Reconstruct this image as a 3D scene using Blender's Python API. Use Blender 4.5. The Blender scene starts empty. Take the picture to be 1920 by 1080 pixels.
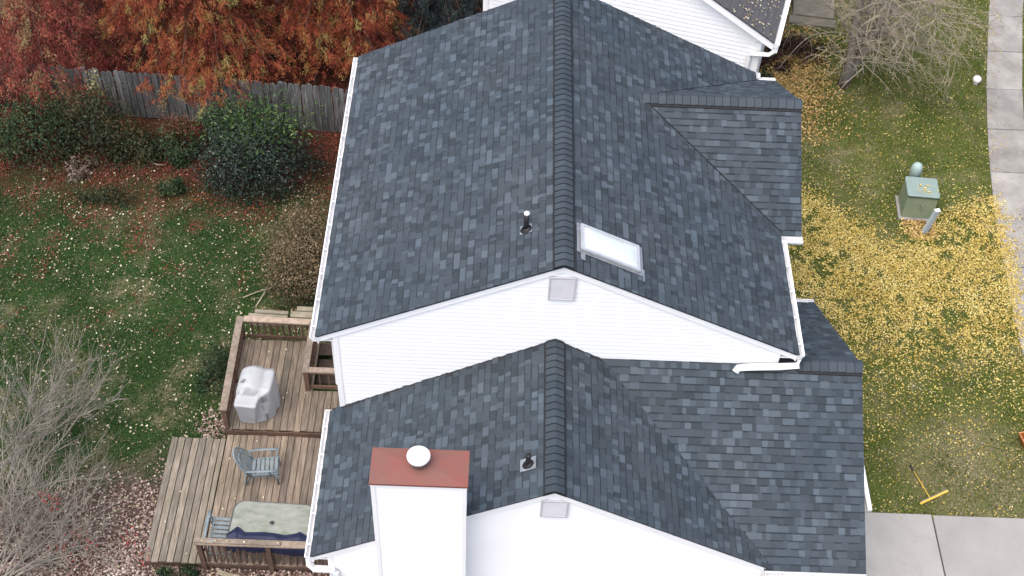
import bpy, math, random
import numpy as np
from mathutils import Vector, Matrix

random.seed(7)
RNG = np.random.default_rng(11)
R = math.radians
scene = bpy.context.scene
COL = scene.collection

# ---------------------------------------------------------------- camera, sky, sun, exposure
cam_data = bpy.data.cameras.new('camera')
cam_data.sensor_width = 36.0
cam_data.lens = 2469.97 / 1920 * 36.0
cam_data.clip_start = 0.5
cam_data.clip_end = 2000
cam = bpy.data.objects.new('camera', cam_data)
COL.objects.link(cam)
cam.location = (-1.053, -14.443, 22.541)
cam.rotation_euler = (R(41.28), R(-1.855), R(1.244))
scene.camera = cam

SUN_EL, SUN_AZ = 67.0, 220.0          # azimuth measured clockwise from +y
world = bpy.data.worlds.new('World')
scene.world = world
world.use_nodes = True
wn, wl = world.node_tree.nodes, world.node_tree.links
wn.clear()
w_out = wn.new('ShaderNodeOutputWorld')
w_bg = wn.new('ShaderNodeBackground')
w_sky = wn.new('ShaderNodeTexSky')
w_sky.sky_type = 'NISHITA'
w_sky.sun_disc = False
w_sky.sun_elevation = R(SUN_EL)
w_sky.sun_rotation = R(SUN_AZ)
w_sky.air_density = 0.8
w_sky.dust_density = 4.0
w_sky.ozone_density = 1.0
w_bg.inputs['Strength'].default_value = 0.14
wl.new(w_sky.outputs[0], w_bg.inputs['Color'])
wl.new(w_bg.outputs[0], w_out.inputs['Surface'])

sun_data = bpy.data.lights.new('sun', 'SUN')
sun_data.energy = 1.25
sun_data.angle = R(80)
sun_data.color = (1.0, 0.96, 0.9)
sun = bpy.data.objects.new('sun', sun_data)
COL.objects.link(sun)
az, el = R(SUN_AZ), R(SUN_EL)
to_sun = Vector((math.sin(az) * math.cos(el), math.cos(az) * math.cos(el), math.sin(el)))
sun.rotation_euler = to_sun.to_track_quat('Z', 'Y').to_euler()
sun.location = (20, -20, 40)

scene.view_settings.view_transform = 'Standard'
scene.view_settings.look = 'None'
scene.view_settings.gamma = 1.0
scene.view_settings.exposure = 1.18
scene.view_settings.use_curve_mapping = False

# ---------------------------------------------------------------- materials
MATS = {}


def new_mat(name):
    m = bpy.data.materials.new(name)
    m.use_nodes = True
    nt = m.node_tree
    b = nt.nodes['Principled BSDF']
    return m, nt.nodes, nt.links, b


def noise_node(n, l, scale, detail=4.0, coord='pos', stretch=None, rough=0.6):
    t = n.new('ShaderNodeTexNoise')
    t.inputs['Scale'].default_value = scale
    t.inputs['Detail'].default_value = detail
    t.inputs['Roughness'].default_value = rough
    if coord == 'pos':
        g = n.new('ShaderNodeNewGeometry').outputs['Position']
    else:
        g = n.new('ShaderNodeTexCoord').outputs['Object']
    if stretch:
        mp = n.new('ShaderNodeMapping')
        mp.inputs['Scale'].default_value = stretch
        l.new(g, mp.inputs['Vector'])
        g = mp.outputs[0]
    l.new(g, t.inputs['Vector'])
    return t


def ramp_node(n, l, src, stops):
    r = n.new('ShaderNodeValToRGB')
    e = r.color_ramp.elements
    e[0].position, e[0].color = stops[0][0], (*stops[0][1], 1)
    e[1].position, e[1].color = stops[-1][0], (*stops[-1][1], 1)
    for p, c in stops[1:-1]:
        x = e.new(p)
        x.color = (*c, 1)
    l.new(src, r.inputs[0])
    return r


def mix_rgb(n, l, fac, a, b, mode='MIX'):
    m = n.new('ShaderNodeMix')
    m.data_type = 'RGBA'
    m.blend_type = mode
    if isinstance(fac, (int, float)):
        m.inputs[0].default_value = fac
    else:
        l.new(fac, m.inputs[0])
    for s, i in ((a, 6), (b, 7)):
        if isinstance(s, tuple):
            m.inputs[i].default_value = (*s, 1)
        else:
            l.new(s, m.inputs[i])
    return m.outputs[2]


def math_node(n, l, op, a, b=None, clamp=False):
    m = n.new('ShaderNodeMath')
    m.operation = op
    m.use_clamp = clamp
    for i, s in enumerate((a, b)):
        if s is None:
            continue
        if isinstance(s, (int, float)):
            m.inputs[i].default_value = s
        else:
            l.new(s, m.inputs[i])
    return m.outputs[0]


def bump(n, l, b, src, strength, dist=0.01):
    bp = n.new('ShaderNodeBump')
    bp.inputs['Strength'].default_value = strength
    bp.inputs['Distance'].default_value = dist
    l.new(src, bp.inputs['Height'])
    l.new(bp.outputs[0], b.inputs['Normal'])


def mat_simple(name, c0, c1=None, scale=6.0, rough=0.7, bumps=0.15, metallic=0.0, stretch=None, detail=5, spec=0.3, bdist=0.01, coord='pos'):
    m, n, l, b = new_mat(name)
    c1 = c1 or tuple(x * 0.8 for x in c0)
    t = noise_node(n, l, scale, detail, coord, stretch)
    r = ramp_node(n, l, t.outputs['Fac'], [(0.3, c0), (0.7, c1)])
    l.new(r.outputs[0], b.inputs['Base Color'])
    b.inputs['Roughness'].default_value = rough
    b.inputs['Metallic'].default_value = metallic
    b.inputs['Specular IOR Level'].default_value = spec
    if bumps:
        t2 = noise_node(n, l, scale * 5, 4, coord, stretch)
        bump(n, l, b, t2.outputs['Fac'], bumps, bdist)
    MATS[name] = m
    return m


def mat_leaf(name, stops, patch=1.2, patch_amt=0.45, rough=0.6, transl=0.25):
    """leaf colour picked leaf by leaf (attribute rnd) plus patches of colour through the plant"""
    m, n, l, b = new_mat(name)
    a = n.new('ShaderNodeAttribute')
    a.attribute_name = 'rnd'
    t = noise_node(n, l, patch, 2)
    k = math_node(n, l, 'SUBTRACT', t.outputs['Fac'], 0.5)
    k = math_node(n, l, 'MULTIPLY', k, patch_amt * 4)
    k = math_node(n, l, 'ADD', k, a.outputs['Fac'], clamp=True)
    r = ramp_node(n, l, k, stops)
    l.new(r.outputs[0], b.inputs['Base Color'])
    b.inputs['Roughness'].default_value = rough
    b.inputs['Specular IOR Level'].default_value = 0.25
    if transl:
        tr = n.new('ShaderNodeBsdfTranslucent')
        l.new(r.outputs[0], tr.inputs['Color'])
        mx = n.new('ShaderNodeMixShader')
        mx.inputs[0].default_value = transl
        l.new(b.outputs[0], mx.inputs[1])
        l.new(tr.outputs[0], mx.inputs[2])
        l.new(mx.outputs[0], n['Material Output'].inputs['Surface'])
    MATS[name] = m
    return m


def mat_shingle():
    m, n, l, b = new_mat('shingle')
    a = n.new('ShaderNodeAttribute')
    a.attribute_name = 'rnd'
    t = noise_node(n, l, 160, 3)
    g = ramp_node(n, l, t.outputs['Fac'], [(0.3, (0.72, 0.72, 0.72)), (0.7, (1.25, 1.25, 1.25))])
    w = noise_node(n, l, 0.55, 3)
    tint = ramp_node(n, l, w.outputs['Fac'], [(0.3, (0.039, 0.053, 0.065)), (0.7, (0.048, 0.058, 0.067))])
    c = mix_rgb(n, l, 1.0, tint.outputs[0], g.outputs[0], 'MULTIPLY')
    cm = n.new('ShaderNodeCombineColor')
    for i in range(3):
        l.new(a.outputs['Fac'], cm.inputs[i])
    c = mix_rgb(n, l, 1.0, c, cm.outputs[0], 'MULTIPLY')
    l.new(c, b.inputs['Base Color'])
    b.inputs['Roughness'].default_value = 0.8
    b.inputs['Specular IOR Level'].default_value = 0.2
    bump(n, l, b, t.outputs['Fac'], 0.35, 0.004)
    MATS['shingle'] = m


def mat_wood(name, c0, c1, c2, grain=(9, 0.7, 9), rough=0.8):
    m, n, l, b = new_mat(name)
    t = noise_node(n, l, 4.0, 6, 'pos', grain)
    r = ramp_node(n, l, t.outputs['Fac'], [(0.25, c0), (0.5, c1), (0.75, c2)])
    o = n.new('ShaderNodeObjectInfo')
    v = ramp_node(n, l, o.outputs['Random'], [(0.0, (0.72, 0.72, 0.74)), (1.0, (1.22, 1.18, 1.14))])
    c = mix_rgb(n, l, 1.0, r.outputs[0], v.outputs[0], 'MULTIPLY')
    s = noise_node(n, l, 1.3, 4)
    st = ramp_node(n, l, s.outputs['Fac'], [(0.35, (0.78, 0.8, 0.74)), (0.6, (1.05, 1.03, 1.0))])
    c = mix_rgb(n, l, 1.0, c, st.outputs[0], 'MULTIPLY')
    l.new(c, b.inputs['Base Color'])
    b.inputs['Roughness'].default_value = rough
    b.inputs['Specular IOR Level'].default_value = 0.2
    bump(n, l, b, t.outputs['Fac'], 0.4, 0.006)
    MATS[name] = m


def mat_ground():
    m, n, l, b = new_mat('lawn')
    pos = n.new('ShaderNodeNewGeometry').outputs['Position']
    sx = n.new('ShaderNodeSeparateXYZ')
    l.new(pos, sx.inputs[0])
    fine = noise_node(n, l, 22, 6)
    mid = noise_node(n, l, 1.6, 5)
    big = noise_node(n, l, 0.45, 4)
    back = ramp_node(n, l, fine.outputs['Fac'], [(0.25, (0.011, 0.026, 0.007)), (0.55, (0.028, 0.058, 0.015)), (0.8, (0.06, 0.082, 0.028))])
    front = ramp_node(n, l, fine.outputs['Fac'], [(0.25, (0.036, 0.05, 0.012)), (0.55, (0.085, 0.105, 0.025)), (0.8, (0.15, 0.15, 0.048))])
    dry = ramp_node(n, l, fine.outputs['Fac'], [(0.25, (0.10, 0.085, 0.047)), (0.6, (0.215, 0.187, 0.108)), (0.8, (0.31, 0.275, 0.17))])
    duff = ramp_node(n, l, fine.outputs['Fac'], [(0.25, (0.018, 0.009, 0.006)), (0.55, (0.05, 0.019, 0.011)), (0.8, (0.1, 0.038, 0.02))])
    litter = ramp_node(n, l, fine.outputs['Fac'], [(0.25, (0.03, 0.022, 0.018)), (0.55, (0.085, 0.06, 0.05)), (0.8, (0.16, 0.115, 0.095))])
    side = math_node(n, l, 'GREATER_THAN', sx.outputs[0], 0.5)
    c = mix_rgb(n, l, side, back.outputs[0], front.outputs[0])
    dm = math_node(n, l, 'MULTIPLY', mid.outputs['Fac'], big.outputs['Fac'])
    dm = ramp_node(n, l, dm, [(0.24, (0, 0, 0)), (0.4, (0.8, 0.8, 0.8))])
    c = mix_rgb(n, l, dm.outputs[0], c, dry.outputs[0])
    # worn dry corner of the front lawn by the driveway
    dx = math_node(n, l, 'SUBTRACT', sx.outputs[0], 8.9)
    dy = math_node(n, l, 'SUBTRACT', sx.outputs[1], 0.8)
    d2 = math_node(n, l, 'ADD', math_node(n, l, 'MULTIPLY', dx, dx), math_node(n, l, 'MULTIPLY', dy, dy))
    d2 = math_node(n, l, 'ADD', d2, math_node(n, l, 'MULTIPLY', mid.outputs['Fac'], 2.2))
    wm = ramp_node(n, l, math_node(n, l, 'MULTIPLY', d2, 0.2), [(0.3, (0.8, 0.8, 0.8)), (0.85, (0, 0, 0))])
    c = mix_rgb(n, l, wm.outputs[0], c, dry.outputs[0])
    # needle duff at the back of the yard, leaf litter by the low deck
    ly = math_node(n, l, 'ADD', sx.outputs[1], math_node(n, l, 'MULTIPLY', mid.outputs['Fac'], 2.6))
    lx = math_node(n, l, 'LESS_THAN', sx.outputs[0], 4.6)
    ym = ramp_node(n, l, math_node(n, l, 'MULTIPLY', ly, 0.1), [(0.8, (0, 0, 0)), (0.99, (1, 1, 1))])
    c = mix_rgb(n, l, math_node(n, l, 'MULTIPLY', ym.outputs[0], lx), c, duff.outputs[0])
    ly2 = math_node(n, l, 'ADD', math_node(n, l, 'MULTIPLY', sx.outputs[1], -1), math_node(n, l, 'MULTIPLY', mid.outputs['Fac'], 2.4))
    ly2 = math_node(n, l, 'ADD', ly2, math_node(n, l, 'MULTIPLY', sx.outputs[0], 0.25))
    ym2 = ramp_node(n, l, math_node(n, l, 'ADD', math_node(n, l, 'MULTIPLY', ly2, 0.4), 0.65), [(0.0, (0, 0, 0)), (0.5, (1, 1, 1))])
    c = mix_rgb(n, l, math_node(n, l, 'MULTIPLY', ym2.outputs[0], lx), c, litter.outputs[0])
    l.new(c, b.inputs['Base Color'])
    b.inputs['Roughness'].default_value = 0.95
    b.inputs['Specular IOR Level'].default_value = 0.1
    bump(n, l, b, fine.outputs['Fac'], 0.8, 0.05)
    MATS['lawn'] = m


def mat_concrete(name, c0, c1, stain):
    m, n, l, b = new_mat(name)
    f = noise_node(n, l, 60, 5)
    g = noise_node(n, l, 1.4, 5)
    k = noise_node(n, l, 3.1, 3)
    r = ramp_node(n, l, g.outputs['Fac'], [(0.3, c0), (0.7, c1)])
    fr = ramp_node(n, l, f.outputs['Fac'], [(0.3, (0.88, 0.88, 0.88)), (0.7, (1.08, 1.08, 1.08))])
    c = mix_rgb(n, l, 1.0, r.outputs[0], fr.outputs[0], 'MULTIPLY')
    oi = n.new('ShaderNodeObjectInfo')
    ov = ramp_node(n, l, oi.outputs['Random'], [(0.0, (0.86, 0.86, 0.86)), (1.0, (1.1, 1.1, 1.1))])
    c = mix_rgb(n, l, 1.0, c, ov.outputs[0], 'MULTIPLY')
    s = ramp_node(n, l, k.outputs['Fac'], [(0.62, (0, 0, 0)), (0.78, (0.7, 0.7, 0.7))])
    c = mix_rgb(n, l, s.outputs[0], c, stain)
    l.new(c, b.inputs['Base Color'])
    b.inputs['Roughness'].default_value = 0.9
    b.inputs['Specular IOR Level'].default_value = 0.2
    bump(n, l, b, f.outputs['Fac'], 0.25, 0.004)
    MATS[name] = m


mat_shingle()
mat_ground()
mat_simple('siding', (0.86, 0.865, 0.86), (0.82, 0.83, 0.83), 1.2, 0.55, 0.03)
mat_simple('trim', (0.86, 0.86, 0.85), (0.80, 0.805, 0.80), 2.0, 0.45, 0.03)
mat_simple('gutter_white', (0.78, 0.78, 0.78), (0.66, 0.67, 0.68), 3.0, 0.4, 0.04)
mat_simple('vent_grey', (0.50, 0.50, 0.52), (0.45, 0.45, 0.47), 3.0, 0.5, 0.03)
mat_simple('dark_board', (0.03, 0.032, 0.036), (0.022, 0.024, 0.027), 5, 0.9, 0.1)
mat_simple('ridge_black', (0.012, 0.013, 0.016), (0.018, 0.02, 0.022), 5, 0.8, 0.1)
mat_simple('black_rubber', (0.012, 0.012, 0.014), (0.02, 0.018, 0.018), 9, 0.45, 0.1)
mat_simple('pipe_white', (0.8, 0.8, 0.78), (0.7, 0.7, 0.68), 9, 0.5, 0.03)
mat_simple('flashing', (0.36, 0.38, 0.40), (0.22, 0.23, 0.25), 12, 0.45, 0.1, 0.5)
mat_simple('cap_red', (0.20, 0.066, 0.050), (0.155, 0.082, 0.066), 2.2, 0.5, 0.12)
mat_simple('steel', (0.45, 0.45, 0.43), (0.3, 0.3, 0.28), 7, 0.4, 0.05, 0.6)
mat_simple('cap_white', (0.66, 0.68, 0.67), (0.6, 0.62, 0.62), 4, 0.5, 0.03)
mat_simple('skylight_frame', (0.52, 0.54, 0.55), (0.42, 0.43, 0.44), 6, 0.4, 0.05, 0.3)
mat_simple('skylight_dome', (0.55, 0.60, 0.59), (0.50, 0.55, 0.54), 1.3, 0.22, 0.0, 0.0, spec=0.5)
mat_wood('deck_wood', (0.095, 0.075, 0.058), (0.18, 0.148, 0.12), (0.285, 0.242, 0.202))
mat_wood('deck_wood_grey', (0.095, 0.086, 0.066), (0.18, 0.16, 0.13), (0.275, 0.25, 0.21))
mat_wood('rail_wood', (0.06, 0.036, 0.027), (0.105, 0.066, 0.05), (0.16, 0.108, 0.083), (4, 4, 4))
mat_wood('rail_cap', (0.17, 0.135, 0.108), (0.245, 0.20, 0.163), (0.33, 0.28, 0.235), (3, 3, 3))
mat_wood('fence_wood', (0.03, 0.033, 0.034), (0.10, 0.105, 0.107), (0.27, 0.275, 0.28), (11, 11, 0.6))
mat_wood('timber', (0.13, 0.12, 0.09), (0.23, 0.21, 0.165), (0.33, 0.31, 0.26), (1, 9, 9))
mat_simple('chair_paint', (0.195, 0.235, 0.25), (0.12, 0.155, 0.165), 9, 0.5, 0.1)
mat_simple('cover_silver', (0.37, 0.38, 0.39), (0.31, 0.32, 0.33), 3, 0.5, 0.15, 0.0)
mat_simple('cover_patch', (0.22, 0.22, 0.22), (0.17, 0.17, 0.17), 9, 0.6, 0.05)
mat_simple('navy', (0.008, 0.012, 0.034), (0.014, 0.019, 0.05), 6, 0.6, 0.2)
mat_simple('table_frame', (0.13, 0.125, 0.115), (0.09, 0.09, 0.085), 8, 0.45, 0.05, 0.4)
mat_simple('transformer_green', (0.20, 0.235, 0.15), (0.165, 0.205, 0.13), 3, 0.55, 0.08)
mat_simple('transformer_lid', (0.225, 0.285, 0.26), (0.18, 0.24, 0.215), 4, 0.5, 0.08)
mat_simple('pedestal_green', (0.33, 0.42, 0.385), (0.27, 0.36, 0.33), 5, 0.5, 0.05)
mat_simple('post_blue_grey', (0.37, 0.43, 0.46), (0.31, 0.37, 0.40), 5, 0.5, 0.05)
mat_simple('globe_white', (0.72, 0.70, 0.66), (0.64, 0.62, 0.58), 9, 0.35, 0.02)
mat_simple('broom_yellow', (0.66, 0.42, 0.06), (0.55, 0.36, 0.06), 9, 0.5, 0.05)
mat_simple('orange_plastic', (0.42, 0.13, 0.025), (0.30, 0.085, 0.02), 12, 0.45, 0.1)
mat_simple('orange_pale', (0.60, 0.30, 0.14), (0.5, 0.22, 0.1), 12, 0.45, 0.1)
mat_simple('bare_bark', (0.22, 0.195, 0.165), (0.13, 0.115, 0.095), 8, 0.9, 0.4)
mat_simple('twig_grey', (0.24, 0.215, 0.18), (0.15, 0.14, 0.112), 5, 0.9, 0.2)
mat_simple('twig_tan', (0.33, 0.285, 0.205), (0.2, 0.17, 0.12), 4, 0.9, 0.2)
mat_simple('conifer_bark', (0.09, 0.055, 0.04), (0.05, 0.03, 0.024), 8, 0.95, 0.5)
mat_concrete('driveway_concrete', (0.275, 0.266, 0.244), (0.325, 0.314, 0.288), (0.235, 0.22, 0.195))
mat_concrete('sidewalk_concrete', (0.19, 0.18, 0.163), (0.33, 0.315, 0.287), (0.13, 0.122, 0.11))
mat_simple('joint_dark', (0.03, 0.03, 0.028), (0.05, 0.048, 0.04), 9, 0.95, 0.2)
mat_simple('nbr_roof', (0.055, 0.055, 0.06), (0.085, 0.083, 0.086), 9, 0.9, 0.4)
mat_simple('soil', (0.03, 0.02, 0.014), (0.06, 0.04, 0.03), 9, 0.95, 0.5)
mat_simple('stair_dark', (0.06, 0.045, 0.036), (0.035, 0.025, 0.02), 9, 0.9, 0.3)
mat_leaf('needle_red', [(0.0, (0.10, 0.020, 0.014)), (0.3, (0.27, 0.058, 0.032)), (0.6, (0.40, 0.125, 0.05)), (0.84, (0.40, 0.215, 0.075)), (1.0, (0.33, 0.30, 0.10))], 1.1, 0.45)
mat_leaf('needle_crimson', [(0.0, (0.11, 0.022, 0.02)), (0.35, (0.30, 0.062, 0.048)), (0.7, (0.42, 0.14, 0.09)), (1.0, (0.31, 0.25, 0.115))], 1.2, 0.4)
mat_leaf('needle_dark', [(0.0, (0.010, 0.016, 0.017)), (0.6, (0.028, 0.045, 0.044)), (1.0, (0.06, 0.085, 0.085))], 1.0, 0.3, transl=0.1)
mat_leaf('leaf_dark', [(0.0, (0.007, 0.013, 0.009)), (0.6, (0.018, 0.034, 0.023)), (0.92, (0.04, 0.06, 0.046)), (1.0, (0.11, 0.13, 0.11))], 1.1, 0.25, rough=0.4, transl=0.1)
mat_leaf('leaf_bright', [(0.0, (0.03, 0.075, 0.018)), (0.6, (0.08, 0.165, 0.04)), (1.0, (0.19, 0.26, 0.085))], 2.0, 0.3, rough=0.45)
mat_leaf('leaf_mixed', [(0.0, (0.010, 0.018, 0.008)), (0.45, (0.032, 0.048, 0.019)), (0.75, (0.062, 0.066, 0.028)), (1.0, (0.12, 0.062, 0.032))], 1.6, 0.35)
mat_leaf('leaf_green', [(0.0, (0.010, 0.024, 0.010)), (0.6, (0.033, 0.066, 0.026)), (1.0, (0.09, 0.11, 0.042))], 1.6, 0.3)
mat_leaf('leaf_olive', [(0.0, (0.05, 0.045, 0.02)), (0.4, (0.115, 0.095, 0.045)), (0.7, (0.20, 0.14, 0.08)), (1.0, (0.31, 0.24, 0.16))], 1.6, 0.35)
mat_leaf('leaf_yellow', [(0.0, (0.16, 0.15, 0.05)), (1.0, (0.36, 0.33, 0.15))], 3, 0.2)
mat_leaf('leaf_rust', [(0.0, (0.07, 0.03, 0.018)), (0.6, (0.15, 0.062, 0.035)), (1.0, (0.22, 0.13, 0.08))], 2, 0.3)
mat_leaf('leaf_dry', [(0.0, (0.09, 0.065, 0.05)), (0.6, (0.19, 0.15, 0.115)), (1.0, (0.30, 0.25, 0.2))], 2, 0.3)
mat_leaf('leaf_burgundy', [(0.0, (0.014, 0.007, 0.007)), (0.7, (0.045, 0.017, 0.016)), (1.0, (0.12, 0.06, 0.04))], 2, 0.3)
mat_leaf('leaf_scarlet', [(0.0, (0.22, 0.025, 0.02)), (1.0, (0.45, 0.07, 0.06))], 2, 0.2)
mat_leaf('fallen_gold', [(0.0, (0.26, 0.175, 0.035)), (0.35, (0.48, 0.36, 0.085)), (0.75, (0.58, 0.46, 0.14)), (1.0, (0.66, 0.57, 0.26))], 1.2, 0.2, transl=0.15)
mat_leaf('fallen_amber', [(0.0, (0.22, 0.12, 0.04)), (0.5, (0.44, 0.285, 0.095)), (1.0, (0.60, 0.45, 0.2))], 1.2, 0.2, transl=0.15)
mat_leaf('fallen_pale', [(0.0, (0.20, 0.14, 0.07)), (0.45, (0.36, 0.32, 0.19)), (1.0, (0.62, 0.58, 0.42))], 1.2, 0.15, transl=0.15)
mat_leaf('fallen_tan', [(0.0, (0.10, 0.05, 0.042)), (0.4, (0.23, 0.155, 0.128)), (0.8, (0.36, 0.27, 0.23)), (1.0, (0.5, 0.43, 0.36))], 1.2, 0.2, transl=0.1)
mat_leaf('fallen_red', [(0.0, (0.08, 0.018, 0.012)), (0.6, (0.17, 0.04, 0.025)), (1.0, (0.26, 0.08, 0.045))], 1.2, 0.2, transl=0.1)
mat_leaf('grass_back', [(0.0, (0.012, 0.038, 0.010)), (0.55, (0.034, 0.085, 0.022)), (0.85, (0.075, 0.115, 0.038)), (1.0, (0.17, 0.17, 0.085))], 0.7, 0.3, transl=0.2)
mat_leaf('grass_front', [(0.0, (0.036, 0.064, 0.010)), (0.55, (0.105, 0.15, 0.025)), (0.85, (0.20, 0.215, 0.056)), (1.0, (0.32, 0.30, 0.13))], 0.7, 0.3, transl=0.2)


def mat_glass_top():
    m, n, l, b = new_mat('table_glass')
    t = noise_node(n, l, 3.5, 6, 'pos', (1, 2.2, 1))
    r = ramp_node(n, l, t.outputs['Fac'], [(0.3, (0.15, 0.17, 0.125)), (0.5, (0.225, 0.24, 0.195)), (0.72, (0.28, 0.29, 0.25))])
    l.new(r.outputs[0], b.inputs['Base Color'])
    b.inputs['Roughness'].default_value = 0.22
    b.inputs['Specular IOR Level'].default_value = 0.5
    b.inputs['Alpha'].default_value = 0.93
    MATS['table_glass'] = m


mat_glass_top()

# ---------------------------------------------------------------- geometry helpers
class MB:
    """collects simple solids, then links them as one mesh object"""

    def __init__(self):
        self.v, self.f, self.s = [], [], []

    def add(self, vs, fs, smooth=False):
        o = len(self.v)
        self.v += [tuple(p) for p in vs]
        self.f += [tuple(i + o for i in f) for f in fs]
        self.s += [smooth] * len(fs)
        return self

    def box(self, lo, hi, bev=0.0):
        (x0, y0, z0), (x1, y1, z1) = lo, hi
        if bev <= 0:
            vs = [(x0, y0, z0), (x1, y0, z0), (x1, y1, z0), (x0, y1, z0), (x0, y0, z1), (x1, y0, z1), (x1, y1, z1), (x0, y1, z1)]
            return self.add(vs, [(3, 2, 1, 0), (4, 5, 6, 7), (0, 1, 5, 4), (1, 2, 6, 5), (2, 3, 7, 6), (3, 0, 4, 7)])
        b = bev
        vs = [(x0, y0, z0), (x1, y0, z0), (x1, y1, z0), (x0, y1, z0),
              (x0, y0, z1 - b), (x1, y0, z1 - b), (x1, y1, z1 - b), (x0, y1, z1 - b),
              (x0 + b, y0 + b, z1), (x1 - b, y0 + b, z1), (x1 - b, y1 - b, z1), (x0 + b, y1 - b, z1)]
        return self.add(vs, [(3, 2, 1, 0), (8, 9, 10, 11), (0, 1, 5, 4), (1, 2, 6, 5), (2, 3, 7, 6), (3, 0, 4, 7),
                             (4, 5, 9, 8), (5, 6, 10, 9), (6, 7, 11, 10), (7, 4, 8, 11)])

    def bar(self, p0, p1, w, h, up=(0, 0, 1)):
        p0, p1 = Vector(p0), Vector(p1)
        d = (p1 - p0).normalized()
        u = Vector(up)
        s = d.cross(u)
        if s.length < 1e-4:
            s = d.cross(Vector((1, 0, 0)))
        s.normalize()
        t = s.cross(d).normalized()
        vs = []
        for p in (p0, p1):
            for a, b in ((-1, -1), (1, -1), (1, 1), (-1, 1)):
                vs.append(p + s * (a * w / 2) + t * (b * h / 2))
        return self.add(vs, [(0, 1, 2, 3), (7, 6, 5, 4), (0, 4, 5, 1), (1, 5, 6, 2), (2, 6, 7, 3), (3, 7, 4, 0)])

    def tube(self, pts, rad, sides=8, caps=True, flat=1.0):
        pts = [Vector(p) for p in pts]
        if not hasattr(rad, '__len__'):
            rad = [rad] * len(pts)
        vs, fs = [], []
        ref = Vector((0.12, 0.33, 0.93)).normalized()
        for i, p in enumerate(pts):
            d = (pts[min(i + 1, len(pts) - 1)] - pts[max(i - 1, 0)]).normalized()
            a = d.cross(ref)
            if a.length < 1e-3:
                a = d.cross(Vector((1, 0, 0)))
            a.normalize()
            b = a.cross(d)
            for k in range(sides):
                t = 2 * math.pi * (k + 0.5) / sides
                vs.append(p + a * (math.cos(t) * rad[i]) + b * (math.sin(t) * rad[i] * flat))
        for i in range(len(pts) - 1):
            for k in range(sides):
                k2 = (k + 1) % sides
                fs.append((i * sides + k, i * sides + k2, (i + 1) * sides + k2, (i + 1) * sides + k))
        if caps:
            fs.append(tuple(range(sides - 1, -1, -1)))
            fs.append(tuple(range((len(pts) - 1) * sides, len(pts) * sides)))
        return self.add(vs, fs, sides > 5)

    def lathe(self, prof, c, sides=20, smooth=True):
        vs, fs = [], []
        for r, z in prof:
            for k in range(sides):
                t = 2 * math.pi * k / sides
                vs.append((c[0] + r * math.cos(t), c[1] + r * math.sin(t), c[2] + z))
        for i in range(len(prof) - 1):
            for k in range(sides):
                k2 = (k + 1) % sides
                fs.append((i * sides + k, i * sides + k2, (i + 1) * sides + k2, (i + 1) * sides + k))
        fs.append(tuple(range(sides - 1, -1, -1)))
        fs.append(tuple(range((len(prof) - 1) * sides, len(prof) * sides)))
        return self.add(vs, fs, smooth)

    def prism(self, poly, d):
        """extrude a 3D polygon by vector d"""
        n = len(poly)
        d = Vector(d)
        vs = [Vector(p) for p in poly] + [Vector(p) + d for p in poly]
        fs = [tuple(range(n - 1, -1, -1)), tuple(range(n, 2 * n))]
        fs += [(i, (i + 1) % n, n + (i + 1) % n, n + i) for i in range(n)]
        return self.add(vs, fs)

    def build(self, name, mat, parent=None, tones=None):
        me = bpy.data.meshes.new(name)
        me.from_pydata(self.v, [], self.f)
        if any(self.s):
            me.polygons.foreach_set('use_smooth', self.s)
        if tones is not None:
            a = me.attributes.new('rnd', 'FLOAT', 'FACE')
            a.data.foreach_set('value', np.array(tones, dtype=np.float32))
        me.materials.append(MATS[mat])
        me.update()
        o = bpy.data.objects.new(name, me)
        COL.objects.link(o)
        if parent is not None:
            o.parent = parent
            o.matrix_parent_inverse = Matrix.Identity(4)
        return o


def thing(name, label, cat, loc=(0, 0, 0), rz=0.0, group=None):
    o = bpy.data.objects.new(name, None)
    o.empty_display_size = 0.2
    COL.objects.link(o)
    o.location = loc
    o.rotation_euler = (0, 0, rz)
    tag(o, label, cat, group)
    return o


def tag(o, label, cat, group=None):
    o['label'] = label
    o['category'] = cat
    if group:
        o['group'] = group
    return o


def kind(o, k, label=None):
    o['kind'] = k
    if label:
        o['label'] = label
    return o


def solidify(o, t):
    m = o.modifiers.new('thick', 'SOLIDIFY')
    m.thickness = t
    m.offset = 0


def clip_poly(poly, clip):
    """Sutherland-Hodgman; clip is convex and counter-clockwise"""
    out = poly
    n = len(clip)
    for i in range(n):
        ax, ay = clip[i]
        bx, by = clip[(i + 1) % n]
        ex, ey = bx - ax, by - ay
        src, out = out, []
        if not src:
            return []
        for j in range(len(src)):
            p, q = src[j], src[(j + 1) % len(src)]
            dp = ex * (p[1] - ay) - ey * (p[0] - ax)
            dq = ex * (q[1] - ay) - ey * (q[0] - ax)
            if dp >= 0:
                out.append(p)
            if (dp >= 0) != (dq >= 0):
                t = dp / (dp - dq)
                out.append((p[0] + (q[0] - p[0]) * t, p[1] + (q[1] - p[1]) * t))
    return out


def poly_area(p):
    return 0.5 * sum(p[i][0] * p[(i + 1) % len(p)][1] - p[(i + 1) % len(p)][0] * p[i][1] for i in range(len(p)))


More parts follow.
